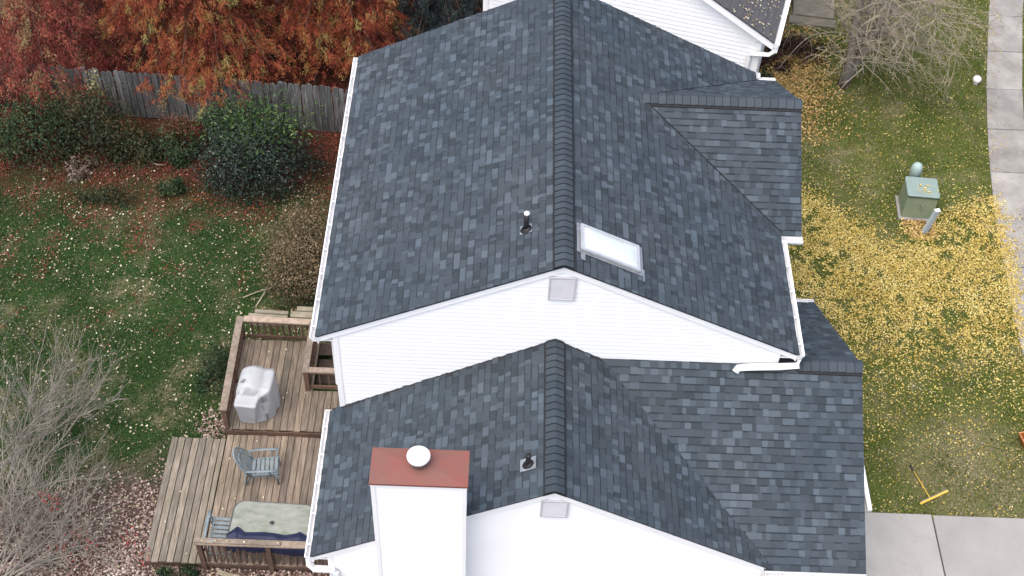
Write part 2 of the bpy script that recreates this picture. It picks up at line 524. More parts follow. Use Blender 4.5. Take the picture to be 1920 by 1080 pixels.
def quads_mesh(name, V, F4, mat, parent=None, rnd=None, tri=False):
    """fast mesh from numpy arrays: V (n,3), F (m,k)"""
    me = bpy.data.meshes.new(name)
    k = F4.shape[1]
    me.vertices.add(len(V))
    me.vertices.foreach_set('co', V.astype(np.float32).ravel())
    me.loops.add(F4.size)
    me.loops.foreach_set('vertex_index', F4.astype(np.int32).ravel())
    me.polygons.add(len(F4))
    me.polygons.foreach_set('loop_start', np.arange(len(F4), dtype=np.int32) * k)
    me.polygons.foreach_set('loop_total', np.full(len(F4), k, dtype=np.int32))
    if rnd is not None:
        a = me.attributes.new('rnd', 'FLOAT', 'FACE')
        a.data.foreach_set('value', rnd.astype(np.float32))
    me.materials.append(MATS[mat])
    me.update(calc_edges=True)
    o = bpy.data.objects.new(name, me)
    COL.objects.link(o)
    if parent is not None:
        o.parent = parent
        o.matrix_parent_inverse = Matrix.Identity(4)
    return o


def unit(a):
    return a / np.maximum(np.linalg.norm(a, axis=1, keepdims=True), 1e-9)


def leaves(name, P, A, size, aspect, mat, parent=None, rnd=None, N=None, fold=0.25):
    """one folded leaf (two triangles along a midrib) per point; A is the leaf's long axis"""
    n = len(P)
    A = unit(A)
    if N is None:
        N = RNG.normal(size=(n, 3))
    S = unit(np.cross(A, N))
    N2 = np.cross(S, A)
    size = np.broadcast_to(size, (n,))[:, None]
    w = size * np.broadcast_to(aspect, (n,))[:, None]
    base = P - A * size * 0.5
    tip = P + A * size * 0.5
    l_ = P - S * w * 0.5 + N2 * w * fold - A * size * 0.08
    r_ = P + S * w * 0.5 + N2 * w * fold - A * size * 0.08
    V = np.stack([base, r_, tip, l_], 1).reshape(-1, 3)
    i = np.arange(n)[:, None] * 4
    F = np.concatenate([i + np.array([[0, 1, 2]]), i + np.array([[0, 2, 3]])], 1).reshape(-1, 3)
    if rnd is None:
        rnd = RNG.random(n)
    return quads_mesh(name, V, F, mat, parent, np.repeat(rnd, 2))


def value_noise(x, y, s, seed):
    """cheap smooth 2D noise 0..1"""
    r = np.random.default_rng(seed)
    g = r.random((64, 64))
    x, y = x / s + 100.3, y / s + 100.7
    xi, yi = np.floor(x).astype(int), np.floor(y).astype(int)
    fx, fy = x - xi, y - yi
    fx, fy = fx * fx * (3 - 2 * fx), fy * fy * (3 - 2 * fy)
    a, b = g[xi % 64, yi % 64], g[(xi + 1) % 64, yi % 64]
    c, d = g[xi % 64, (yi + 1) % 64], g[(xi + 1) % 64, (yi + 1) % 64]
    return (a * (1 - fx) + b * fx) * (1 - fy) + (c * (1 - fx) + d * fx) * fy


# ---------------------------------------------------------------- measurements of the house (metres, ground at z = 0)
ZR = 6.70            # upper ridge
S1 = 0.49            # upper roof pitch
XL, XR = -4.20, 4.22  # upper eaves
LY = 7.67            # far rake
ZE = ZR - S1 * 4.2   # upper eave height
LZ = 4.74            # lower ridge
LX = -0.04
S2 = 0.57
LM = -3.06           # near rake of lower roof
LXL = -4.09          # lower left eave
LXR = 3.82
GY, GZ = 0.10, 4.28  # front wing ridge
GX = 5.42
S3 = 0.56
S3B = 0.64
DY, DZ, DX = 5.20, 5.95, 4.64   # front gable (upper) ridge
SD = 0.60
UW_Y = 0.06          # upper gable wall
LW_Y = -3.00         # lower gable wall


def zu(x):
    return ZR - S1 * abs(x)


def zl(x):
    return LZ - S2 * abs(x - LX)


def zw(y):
    return GZ - (S3 * (GY - y) if y < GY else S3B * (y - GY))


def zd(y):
    return DZ - SD * abs(y - DY)


def roof_top(x, y):
    z = -9
    if XL <= x <= XR and 0 <= y <= LY:
        z = max(z, zu(x))
    if LXL <= x <= LXR and LM <= y <= 0.12:
        z = max(z, zl(x))
    if 0 <= x <= GX and -3.06 <= y <= 3.3:
        z = max(z, zw(y))
    if 0.5 <= x <= DX and 2.93 <= y <= 7.47:
        z = max(z, zd(y))
    return z


# ---------------------------------------------------------------- setting: ground, driveway, sidewalk
g = MB()
g.add([(-300, -300, 0), (300, -300, 0), (300, 300, 0), (-300, 300, 0)], [(0, 1, 2, 3)])
ground = kind(g.build('ground', 'lawn'), 'structure', 'lawn and bare ground around the house')

drive = bpy.data.objects.new('driveway', None)
COL.objects.link(drive)
kind(drive, 'structure', 'pale concrete driveway in front of the garage')
MB().box((5.1, -9, -0.1), (13.5, -0.30, 0.02)).build('joint_filler', 'joint_dark', drive)
MB().box((5.1, -9, -0.1), (7.76, -0.27, 0.045), 0.012).build('slab', 'driveway_concrete', drive)
MB().box((7.785, -9, -0.1), (10.45, -0.285, 0.047), 0.012).build('slab', 'driveway_concrete', drive)
MB().box((10.475, -9, -0.1), (13.6, -0.28, 0.045), 0.012).build('slab', 'driveway_concrete', drive)

walk = bpy.data.objects.new('sidewalk', None)
COL.objects.link(walk)
kind(walk, 'structure', 'weathered concrete sidewalk along the right edge')
SWY = [-4, 0, 3.74, 4.97, 8.84, 12.36, 17.07, 24, 32]
SWX = [10.45, 10.45, 10.58, 10.63, 10.97, 11.58, 12.69, 14.9, 18.0]


def sw_x(y):
    return float(np.interp(y, SWY, SWX))


yy = 0.1
k = 0
while yy < 27:
    y1 = yy + 1.62
    x0, x1 = sw_x(yy) + 0.02, sw_x(y1) + 0.02
    wv = 0.96
    zt = 0.035 + random.uniform(-0.006, 0.008)
    MB().prism([(x0, yy + .012, -.08), (x0 + wv, yy + .012, -.08), (x1 + wv, y1 - .012, -.08), (x1, y1 - .012, -.08)], (0, 0, .08 + zt)).build('slab', 'sidewalk_concrete', walk)
    yy = y1
    k += 1

pad = MB()
pad.box((5.0, -0.262, -0.05), (6.475, 1.2, 0.055), 0.01)
kind(pad.build('front_walk', 'driveway_concrete'), 'structure', 'short concrete walk beside the garage corner')
edging = tag(MB().box((6.48, -0.24, -0.02), (6.57, 0.85, 0.10), 0.008).build('edging_board', 'trim'),
             'narrow white edging board beside the garage corner at the driveway', 'edging')

# ---------------------------------------------------------------- the house
house = thing('house', 'large white sided house with dark slate grey shingle roofs filling the middle', 'house')

# solid walls (behind the siding)
w = MB()
w.prism([(-3.9, UW_Y + .02, 0), (3.9, UW_Y + .02, 0), (3.9, UW_Y + .02, zu(3.9) - .09), (0, UW_Y + .02, ZR - .09), (-3.9, UW_Y + .02, zu(3.9) - .09)], (0, LY - .22, 0))
w.build('wall', 'siding', house)
w = MB()
w.prism([(-3.8, LW_Y + .02, 0), (3.7, LW_Y + .02, 0), (3.7, LW_Y + .02, zl(3.7) - .09), (LX, LW_Y + .02, LZ - .09), (-3.8, LW_Y + .02, zl(-3.8) - .09)], (0, 3.05, 0))
w.build('wall', 'siding', house)
w = MB()
w.prism([(5.1, -2.7, 0), (5.1, 2.95, 0), (5.1, 2.95, zw(2.95) - .1), (5.1, GY, GZ - .1), (5.1, -2.7, zw(-2.7) - .1)], (-1.6, 0, 0))
w.build('wall', 'siding', house)
w = MB()
w.prism([(4.42, 3.2, 0), (4.42, 7.2, 0), (4.42, 7.2, zd(7.2) - .1), (4.42, DY, DZ - .1), (4.42, 3.2, zd(3.2) - .1)], (-1.0, 0, 0))
w.build('wall', 'siding', house)


def siding(parent, O, U, poly, e=0.105, th=0.013, v_from=None):
    """lap siding boards, each one a mesh, clipped to the wall outline; U is horizontal, boards face U x Z"""
    O, U = Vector(O), Vector(U).normalized()
    Nn = U.cross(Vector((0, 0, 1))).normalized()
    us = [p[0] for p in poly]
    vs_ = [p[1] for p in poly]
    v = min(vs_) if v_from is None else v_from
    while v < max(vs_):
        c = clip_poly([(min(us) - 1, v), (max(us) + 1, v), (max(us) + 1, v + e), (min(us) - 1, v + e)], poly)
        if len(c) >= 3 and abs(poly_area(c)) > 0.002:
            m = MB()
            fr = [O + U * p[0] + Vector((0, 0, p[1])) + Nn * (th * (1 - 0.85 * (p[1] - v) / e)) for p in c]
            bk = [O + U * p[0] + Vector((0, 0, p[1])) - Nn * 0.012 for p in c]
            n = len(c)
            m.add(fr + bk, [tuple(range(n)), tuple(range(2 * n - 1, n - 1, -1))] + [(i, n + i, n + (i + 1) % n, (i + 1) % n) for i in range(n)])
            m.build('siding_board', 'siding', parent)
        v += e


siding(house, (0, UW_Y, 0), (1, 0, 0), [(-3.9, 1.9), (3.9, 1.9), (3.9, zu(3.9) - .10), (0, ZR - .10), (-3.9, zu(3.9) - .10)])
siding(house, (0, LW_Y, 0), (1, 0, 0), [(-3.8, 0.15), (3.7, 0.15), (3.7, zl(3.7) - .10), (LX, LZ - .10), (-3.8, zl(-3.8) - .10)])

# corner boards
for x0, x1, y0, z0, z1 in ((-3.93, -3.83, UW_Y - .022, 0, zu(3.9) - .1), (3.83, 3.93, UW_Y - .022, 0, zu(3.9) - .1), (-3.83, -3.74, LW_Y - .022, 0, zl(-3.8) - .1), (3.64, 3.73, LW_Y - .022, 0, zl(3.7) - .1)):
    MB().box((x0, y0, z0), (x1, y0 + .06, z1)).build('corner_trim', 'trim', house)


def rake_trim(p0, p1, y, h=0.15, t=0.03):
    """white board under the shingles along a gable edge"""
    m = MB()
    a, b = Vector(p0), Vector(p1)
    m.prism([(a.x, y, a.z), (b.x, y, b.z), (b.x, y, b.z - h), (a.x, y, a.z - h)], (0, t, 0))
    m.build('rake_trim', 'trim', house)


for sx, xe in ((-1, XL), (1, XR)):
    rake_trim((sx * .001, 0, ZR - .035), (xe, 0, zu(xe) - .035), 0.018)
rake_trim((LX - .001, 0, LZ - .035), (LXL, 0, zl(LXL) - .035), LM + .018)
rake_trim((LX + .001, 0, LZ - .035), (3.86, 0, zl(3.86) - .035), LM + .018)


def roof_slab(poly, t=0.035):
    """roof sheathing under the shingles, poly in 3D on the roof plane"""
    a, b, c = Vector(poly[0]), Vector(poly[1]), Vector(poly[2])
    n = (b - a).cross(c - a).normalized()
    if n.z < 0:
        n = -n
    MB().prism([Vector(p) - n * (t + 0.002) for p in poly], n * t).build('roof_sheathing', 'dark_board', house)


roof_slab([(XL, 0, zu(XL)), (0, 0, ZR), (0, LY, ZR), (XL, LY, zu(XL))])
roof_slab([(0, 0, ZR), (XR, 0, zu(XR)), (XR, LY, zu(XR)), (0, LY, ZR)])
roof_slab([(LXL, LM, zl(LXL)), (LX, LM, LZ), (LX, UW_Y, LZ), (LXL, UW_Y, zl(LXL))])
roof_slab([(LX, LM, LZ), (LXR, LM, zl(LXR)), (LXR, UW_Y, zl(LXR)), (LX, UW_Y, LZ)])
roof_slab([(GX, -3.05, zw(-3.05)), (GX, GY, GZ), (0.8, GY, GZ), (3.8, -3.05, zw(-3.05))])
roof_slab([(GX, GY, GZ), (GX, 3.3, zw(3.3)), (3.92, 3.3, zw(3.3)), (3.92, GY, GZ)])
roof_slab([(DX, 2.93, zd(2.93)), (DX, DY, DZ), (1.45, DY, DZ), (1.45, 2.93, zd(2.93))])
roof_slab([(DX, DY, DZ), (DX, 7.47, zd(7.47)), (1.45, 7.47, zd(7.47)), (1.45, DY, DZ)])

# shingles: every tab is real geometry
CAM = Vector(cam.location)
CROT = cam.rotation_euler.to_matrix()
FOC = 2469.97 * 1024 / 1920


def project(p):
    q = CROT.transposed() @ (Vector(p) - CAM)
    return 512 + FOC * q.x / -q.z, 288 - FOC * q.y / -q.z


TABS = []   # (verts, faces, tones, pixel area)


def shingle_slope(O, U, V, poly, seed, e=0.133, check=True):
    rnd = random.Random(seed)
    O, U, V = Vector(O), Vector(U).normalized(), Vector(V).normalized()
    Nn = U.cross(V)
    if Nn.z < 0:
        Nn = -Nn
    flip = U.cross(V).z < 0
    if poly_area(poly) < 0:
        poly = poly[::-1]
    umin, umax = min(p[0] for p in poly), max(p[0] for p in poly)
    vmax = max(p[1] for p in poly)
    v = -0.01
    row_i = 0
    while v < vmax:
        u = umin - rnd.uniform(0, .25)
        row_t = rnd.uniform(.96, 1.04)
        while u < umax:
            wdt = rnd.choice((.07, .08, .10, .11, .13, .14, .16, .18, .21)) * rnd.uniform(.9, 1.1)
            x = rnd.random()
            tone = (rnd.uniform(.86, 1.12) if x < .60 else rnd.uniform(1.2, 1.7) if x < .81 else rnd.uniform(.66, .82)) * row_t
            raised = rnd.random() < .55
            lo = rnd.uniform(.015, .021) if raised else rnd.uniform(.007, .011)
            c = clip_poly([(u, v), (u + wdt, v), (u + wdt, v + e), (u, v + e)], poly)
            u += wdt
            if len(c) < 3 or abs(poly_area(c)) < 0.0006:
                continue
            cu, cv = sum(p[0] for p in c) / len(c), sum(p[1] for p in c) / len(c)
            P = O + U * cu + V * cv
            if check and roof_top(P.x, P.y) - P.z > 0.10:
                continue
            n = len(c)
            hgt = lambda q: lo + (0.003 - lo) * min(1, max(0, (q[1] - v) / e))
            top = [O + U * q[0] + V * q[1] + Nn * hgt(q) for q in c]
            bot = [O + U * q[0] + V * q[1] - Nn * 0.001 for q in c]
            ring = tuple(range(n))
            vs = top + bot
            fs = [ring] + [((i + 1) % n, i, n + i, n + (i + 1) % n) for i in range(n)]
            if flip:
                fs = [f[::-1] for f in fs]
            tn = [tone] + [tone * .8] * n
            # printed granule band along the head, also painting in the shadow line between courses
            if rnd.random() < .66:
                bw = rnd.uniform(.018, .028)
                b4 = clip_poly([(q[0], q[1]) for q in c], [(umin - 9, v + e - bw), (umax + 9, v + e - bw), (umax + 9, v + e + 1), (umin - 9, v + e + 1)])
                if len(b4) >= 3:
                    o = len(vs)
                    vs = vs + [O + U * q[0] + V * q[1] + Nn * (hgt(q) + .0012) for q in b4]
                    f = tuple(range(o, o + len(b4)))
                    fs.append(f[::-1] if flip else f)
                    tn.append(.52 * (0.5 * tone + .5))
            px = [project(q) for q in top]
            ar = abs(poly_area(px))
            cx, cy = project(P)
            vis = 4 < cx < 1020 and 4 < cy < 572 and n == 4
            TABS.append((vs, fs, tn, ar if vis else 0))
        v += e
        row_i += 1


def slen(a, b):
    return (Vector(a) - Vector(b)).length


lu = math.hypot(4.2, 4.2 * S1)
shingle_slope((XL - .02, LY + .015, zu(XL - .02)), (0, -1, 0), (4.2, 0, 4.2 * S1), [(0, 0), (LY + .03, 0), (LY + .03, lu + .02), (0, lu + .02)], 1)
lu2 = math.hypot(XR, XR * S1)
shingle_slope((XR + .02, -.015, zu(XR + .02)), (0, 1, 0), (-XR, 0, XR * S1), [(0, 0), (LY + .03, 0), (LY + .03, lu2 + .02), (0, lu2 + .02)], 2)
ll = math.hypot(LX - LXL, (LX - LXL) * S2)
shingle_slope((LXL - .02, .10, zl(LXL - .02)), (0, -1, 0), (1, 0, S2), [(0, 0), (.115 - LM, 0), (.115 - LM, ll + .02), (0, ll + .02)], 3)
lr = math.hypot(LXR - LX, (LXR - LX) * S2)
shingle_slope((LXR, LM - .015, zl(LXR)), (0, 1, 0), (-1, 0, S2), [(0, 0), (.115 - LM, 0), (.115 - LM, lr + .02), (0, lr + .02)], 4)
lg = math.hypot(GY + 3.05, S3 * (GY + 3.05))
shingle_slope((.45, -3.07, zw(-3.07)), (1, 0, 0), (0, 1, S3), [(0, 0), (GX + .015 - .45, 0), (GX + .015 - .45, lg + .02), (0, lg + .02)], 5)
lgb = math.hypot(3.2, S3B * 3.2)
shingle_slope((GX + .015, 3.32, zw(3.32)), (-1, 0, 0), (0, -1, S3B), [(0, 0), (GX - 3.93, 0), (GX - 3.93, lgb + .02), (0, lgb + .02)], 6)
ld = math.hypot(DY - 2.93, SD * (DY - 2.93))
shingle_slope((1.5, 2.91, zd(2.91)), (1, 0, 0), (0, 1, SD), [(0, 0), (DX + .015 - 1.5, 0), (DX + .015 - 1.5, ld + .02), (0, ld + .02)], 7)
shingle_slope((DX + .015, 7.49, zd(7.49)), (-1, 0, 0), (0, -1, SD), [(0, 0), (DX + .015 - 1.5, 0), (DX + .015 - 1.5, ld + .02), (0, ld + .02)], 8)

order = sorted(range(len(TABS)), key=lambda i: -TABS[i][3])
solo = set(order[:300])
field = MB()
ftone = []
for i, (vs, fs, tn, ar) in enumerate(TABS):
    if i in solo:
        MB().add(vs, fs).build('shingle', 'shingle', house, tn)
    else:
        field.add(vs, fs)
        ftone += tn
fo = field.build('shingle_field', 'shingle', house, ftone)
fo['kind'] = 'stuff'
print('tabs', len(TABS))

# ridge vents and ridge caps
RIDGE_W = 0.155


def ridge(p0, p1, side, drop0, drop1, n_cap=0.147, hgt=0.045):
    """caps laid from p1 back to p0 (p0 is the end nearest the viewer); side = horizontal unit vector across the ridge"""
    p0, p1, side = Vector(p0), Vector(p1), Vector(side)
    d = (p1 - p0)
    L = d.length
    d.normalize()
    up = Vector((0, 0, 1))
    Wd = RIDGE_W + .03
    m = MB()
    prof = [(-Wd, -drop0 * Wd - .02), (-Wd, -drop0 * Wd + hgt - .012), (0, hgt - .01), (Wd, -drop1 * Wd + hgt - .012), (Wd, -drop1 * Wd - .02), (0, -.02)]
    m.prism([p0 + side * a + up * b for a, b in prof], d * L)
    m.build('ridge_vent', 'ridge_black', house)
    pos = 0.0
    j = 0
    while pos < L - .02:
        ln = min(n_cap, L - pos)
        pr = []
        for a in (-1, -.55, -.2, 0, .2, .55, 1):
            dr = drop0 if a < 0 else drop1
            pr.append((a * RIDGE_W, -abs(a) * RIDGE_W * dr + hgt - .012 * (1 - min(1, abs(a) * 4))))
        near_l, far_l = .020, .004
        c = MB()
        vs = []
        jit = random.uniform(-.004, .004)
        for t, lift in ((pos - .006, near_l), (pos + ln * .86, far_l + .003), (pos + ln + .004, far_l)):
            for a, b in pr:
                vs.append(p0 + d * t + side * (a + jit) + up * (b + lift))
        for a, b in pr:
            vs.append(p0 + d * (pos - .006) + side * (a + jit) + up * (b - .004))
        n = len(pr)
        fs = [(i, i + 1, n + i + 1, n + i) for i in range(n - 1)] + [(n + i, n + i + 1, 2 * n + i + 1, 2 * n + i) for i in range(n - 1)] + [(3 * n + i, 3 * n + i + 1, i + 1, i) for i in range(n - 1)]
        c.add(vs, fs)
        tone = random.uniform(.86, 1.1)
        c.build('ridge_cap', 'shingle', house, [tone] * (n - 1) + [tone * .4] * (n - 1) + [tone * .6] * (n - 1))  # darker head strip paints in the shade lines between caps
        pos += ln
        j += 1


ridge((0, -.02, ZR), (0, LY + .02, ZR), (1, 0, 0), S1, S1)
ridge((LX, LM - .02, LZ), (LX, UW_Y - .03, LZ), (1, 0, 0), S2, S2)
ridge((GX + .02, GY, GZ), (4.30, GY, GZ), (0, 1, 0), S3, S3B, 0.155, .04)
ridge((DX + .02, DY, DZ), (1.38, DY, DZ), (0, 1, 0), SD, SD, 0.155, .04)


# cut valleys where the upper front gable meets the main slope
for sgn, ye in ((-1, 2.93), (1, 7.47)):
    pts = []
    for t in np.linspace(0.03, .985, 14):
        y = DY + (ye - DY) * t
        z = zd(y)
        pts.append(((ZR - z) / S1, y, z + .016))
    MB().tube(pts, .013, 4).build('valley_flashing', 'ridge_black', house)


# gutters
def gutter(p0, p1, out, hang=0.62, cap0=True, cap1=True, w_=0.125, h_=0.115):
    p0, p1, out = Vector(p0), Vector(p1), Vector(out)
    up = Vector((0, 0, 1))
    d = (p1 - p0).normalized()
    prof = [(0, 0), (0, -h_), (w_ * .62, -h_), (w_ * .8, -h_ * .45), (w_, -h_ * .3), (w_, 0), (w_ - .02, 0)]
    m = MB()
    n = len(prof)
    m.add([p + out * a + up * b for p in (p0, p1) for a, b in prof], [(i, i + 1, n + i + 1, n + i) for i in range(n - 1)])
    g_ = m.build('gutter', 'gutter_white', house)
    solidify(g_, .007)
    for c, p in ((cap0, p0), (cap1, p1)):
        if c:
            MB().prism([p + out * a + up * b for a, b in prof[:6]], d * .006).build('end_cap', 'gutter_white', g_)
    L = (p1 - p0).length
    t = .25
    while t < L - .1:
        MB().bar(p0 + d * t + out * .004 + up * .002, p0 + d * t + out * (w_ - .004) + up * .002, .03, .01).build('hanger', 'gutter_white', g_)
        t += hang
    f = MB()
    f.prism([p0 - out * .03 + up * .012, p0 - out * .005 + up * .012, p0 - out * .005 - up * .16, p0 - out * .03 - up * .16], p1 - p0)
    f.build('fascia', 'trim', house)
    return g_


ze_l = zu(XL) - .035
gutter((XL - .0, 0, ze_l), (XL - .0, LY, ze_l), (-1, 0, 0))
gutter((XR + .0, 0, ze_l), (XR + .0, 2.72, ze_l), (1, 0, 0))
gutter((XR, 7.6, ze_l - .0), (XR, LY + .02, ze_l), (1, 0, 0), cap0=False)
gutter((XR + .03, 2.93 - .02, zd(2.93) - .03), (DX + .03, 2.93 - .02, zd(2.93) - .03), (0, -1, 0), hang=.3)
gutter((XR + .03, 7.49, zd(7.49) - .03), (DX + .03, 7.49, zd(7.49) - .03), (0, 1, 0), hang=.3)
gutter((LXL, LM, zl(LXL) - .035), (LXL, UW_Y - .01, zl(LXL) - .035), (-1, 0, 0))
gutter((3.70, -3.075, zw(-3.07) - .035), (GX + .02, -3.075, zw(-3.07) - .035), (0, -1, 0))
gutter((3.95, 3.32, zw(3.32) - .035), (GX + .02, 3.32, zw(3.32) - .035), (0, 1, 0))


def downspout(pts, w_=0.085, name='downspout'):
    MB().tube(pts, w_ * .62, 4, True).build(name, 'gutter_white', house)


# upper right: runs back along the gable wall and spills on the lower roof
zb = zw(UW_Y - .1)
downspout([(XR + .06, .05, ze_l - .10), (XR + .05, -.02, ze_l - .26), (3.95, -.07, zb + .16), (3.4, -.07, zb + .11), (3.22, -.075, zb + .085), (3.17, -.13, zb + .03)], .10)
# lower left: elbow from the gutter end to the wall corner, then down
zc = zl(LXL)
downspout([(LXL - .06, LM + .05, zc - .13), (LXL - .05, LM - .02, zc - .24), (LXL + .03, LM - .05, zc - .33), (-3.74, LW_Y - .065, zc - .42), (-3.70, LW_Y - .07, zc - .52), (-3.70, LW_Y - .07, .1)], .10)
# upper left rear spout, hidden behind the deck corner
downspout([(XL - .05, .3, ze_l - .1), (XL - .03, .3, ze_l - .25), (-3.96, .3, ze_l - .45), (-3.96, .3, 2.9)], .08)


# boxed eave ends (soffit boxes at the rake feet)
def soffit_box(x0, x1, y0, y1, z0, z1):
    MB().box((x0, y0, z0), (x1, y1, z1)).build('soffit', 'trim', house)


soffit_box(XL + .03, -3.93, UW_Y, LY - .25, ze_l - .16, ze_l - .13)
soffit_box(3.93, XR - .03, UW_Y, LY - .25, ze_l - .16, ze_l - .13)
soffit_box(LXL + .03, -3.83, LW_Y, -.0, zc - .2, zc - .17)


# gable louvre vents
def gable_vent(cx, y, z0, z1, w_):
    v = MB().box((cx - w_ / 2, y - .03, z0), (cx + w_ / 2, y - .012, z1)).build('gable_vent', 'vent_grey', house)
    fr = .025
    for lo, hi in (((cx - w_ / 2 - .002, y - .05, z0 - .002), (cx - w_ / 2 + fr, y - .008, z1 + .002)), ((cx + w_ / 2 - fr, y - .05, z0 - .002), (cx + w_ / 2 + .002, y - .008, z1 + .002)),
                   ((cx - w_ / 2 + fr, y - .049, z0 - .003), (cx + w_ / 2 - fr, y - .008, z0 + fr)), ((cx - w_ / 2 + fr, y - .049, z1 - fr), (cx + w_ / 2 - fr, y - .008, z1 + .003))):
        MB().box(lo, hi).build('vent_frame', 'vent_grey', v)
    z = z0 + fr
    while z < z1 - fr - .01:
        MB().add([(cx - w_ / 2 + fr, y - .046, z), (cx + w_ / 2 - fr, y - .046, z), (cx + w_ / 2 - fr, y - .028, z + .036), (cx - w_ / 2 + fr, y - .028, z + .036),
                  (cx - w_ / 2 + fr, y - .028, z - .004), (cx + w_ / 2 - fr, y - .028, z - .004)], [(0, 1, 2, 3), (1, 0, 4, 5)]).build('slat', 'vent_grey', v)
        z += .042


gable_vent(.0, UW_Y, 5.82, 6.38, .45)
gable_vent(LX + .02, LW_Y, 3.95, 4.42, .44)

# chimney
ch = MB().box((-2.88, -3.43, 0), (-1.455, -2.84, 5.36)).build('chimney', 'siding', house)
siding(ch, (-2.88, -3.432, 0), (1, 0, 0), [(0.0, 0.13), (1.425, 0.13), (1.425, 5.33), (0.0, 5.33)])
siding(ch, (-1.453, -3.43, 0), (0, 1, 0), [(0, 2.5), (.59, 2.5), (.59, 5.33), (0, 5.33)])
siding(ch, (-2.882, -2.84, 0), (0, -1, 0), [(0, 1.5), (.59, 1.5), (.59, 5.33), (0, 5.33)])
for lo, hi in (((-2.905, -3.452, 0), (-2.835, -3.40, 5.335)), ((-1.50, -3.452, 0), (-1.43, -3.40, 5.335))):
    MB().box(lo, hi).build('corner_trim', 'trim', ch)
MB().box((-2.915, -3.458, 5.325), (-1.42, -2.815, 5.375)).build('frieze', 'trim', ch)
capm = MB()
x0, x1, y0, y1 = -2.925, -1.41, -3.468, -2.80
xc, yc = (x0 + x1) / 2 - .01, -3.1
capm.add([(x0, y0, 5.372), (x1, y0, 5.372), (x1, y1, 5.372), (x0, y1, 5.372), (x0, y0, 5.412), (x1, y0, 5.412), (x1, y1, 5.412), (x0, y1, 5.412), (xc - .12, yc, 5.44), (xc + .12, yc, 5.44)],
         [(3, 2, 1, 0), (0, 1, 5, 4), (1, 2, 6, 5), (2, 3, 7, 6), (3, 0, 4, 7), (4, 5, 9, 8), (5, 6, 9), (6, 7, 8, 9), (7, 4, 8)])
capm.build('chimney_cap', 'cap_red', ch)
MB().lathe([(.135, 0), (.135, .17), (.15, .17), (.15, .18)], (xc - .01, yc + .03, 5.42), 24).build('flue', 'steel', ch)
MB().lathe([(.155, 0), (.18, .008), (.182, .014), (.182, .046), (.178, .05), (.02, .052)], (xc - .01, yc + .03, 5.585), 28, False).build('flue_lid', 'cap_white', ch)


# vent pipes
def vent_pipe(x, y, zf, slope, h, r, white_top, plate):
    z = zf(x)
    root = MB().tube([(x, y, z - .05), (x, y, z + h)], r, 14).build('vent_pipe', 'black_rubber', house)
    if white_top:
        MB().tube([(x, y, z + h - .004), (x, y, z + h + .03)], r * 1.08, 14).build('pipe_lip', 'pipe_white', root)
    else:
        MB().tube([(x, y, z + h - .03), (x, y, z + h + .015)], r * 1.1, 14).build('pipe_lip', 'black_rubber', root)
    m = MB()
    ds = .5 * plate
    m.prism([(x - ds, y - ds * .9, z - slope * -ds * -1 + .028), (x + ds, y - ds * .9, z + slope * ds + .028), (x + ds, y + ds, z + slope * ds + .028), (x - ds, y + ds, z - slope * ds + .028)], (0, 0, .004))
    m.build('flashing', 'flashing', root)
    t = MB()
    vs, fs, n = [], [], 18
    for rr, hh in ((r * 2.2, .030), (r * 1.9, .055), (r * 1.1, .085)):
        for k_ in range(n):
            a = 2 * math.pi * k_ / n
            vs.append((x + rr * math.cos(a), y + rr * math.sin(a), z + slope * rr * math.cos(a) + hh))
    for i in range(2):
        for k_ in range(n):
            fs.append((i * n + k_, i * n + (k_ + 1) % n, (i + 1) * n + (k_ + 1) % n, (i + 1) * n + k_))
    t.add(vs, fs, True)
    t.build('pipe_boot', 'black_rubber', root)


vent_pipe(-.63, 1.06, zu, S1, .40, .045, True, .2)
vent_pipe(-.47, -2.42, zl, S2, .28, .042, False, .25)

# skylight on the right upper slope
sk_o = Vector((0.27, .47, zu(.27)))
su = Vector((0, 1, 0))
sv = Vector((1, 0, -S1)).normalized()
sn = Vector((S1, 0, 1)).normalized()


def sk(u, v, hh):
    return sk_o + su * u + sv * v + sn * hh


def sk_box(u0, u1, v0, v1, h0, h1):
    m = MB()
    m.prism([sk(u0, v0, h0), sk(u1, v0, h0), sk(u1, v1, h0), sk(u0, v1, h0)], sn * (h1 - h0))
    return m


SW_, SH_ = .56, 1.12
sky = sk_box(0, SW_, 0, SH_, -.02, .055).build('skylight', 'skylight_frame', house)
for a in ((-.012, .035, -.012, SH_ + .012), (SW_ - .035, SW_ + .012, -.012, SH_ + .012)):
    sk_box(*a, .05, .085).build('frame_bar', 'skylight_frame', sky)
for a in ((.035, SW_ - .035, -.012, .04), (.035, SW_ - .035, SH_ - .05, SH_ + .012)):
    sk_box(*a, .05, .084).build('frame_bar', 'skylight_frame', sky)
dm = MB()
nu, nv = 8, 12
vs, fs = [], []
for i in range(nu + 1):
    for j in range(nv + 1):
        a, b = i / nu, j / nv
        hh = .07 + .045 * (max(0, math.sin(math.pi * a)) ** .45) * (max(0, math.sin(math.pi * b)) ** .35)
        vs.append(sk(.035 + (SW_ - .07) * a, .04 + (SH_ - .09) * b, hh))
for i in range(nu):
    for j in range(nv):
        fs.append((i * (nv + 1) + j, (i + 1) * (nv + 1) + j, (i + 1) * (nv + 1) + j + 1, i * (nv + 1) + j + 1))
dm.add(vs, fs, True)
dm.build('dome', 'skylight_dome', sky)
sk_box(-.05, SW_ + .05, SH_ + .01, SH_ + .10, .018, .026).build('flashing', 'flashing', sky)
sk_box(-.20, -.02, -.0, .085, .024, .03).build('flashing', 'flashing', sky)
sk_box(-.16, .10, SH_ + .10, SH_ + .125, .022, .028).build('flashing', 'flashing', sky)
sk_box(-.05, SW_ + .05, -.07, -.01, .02, .027).build('flashing', 'flashing', sky)
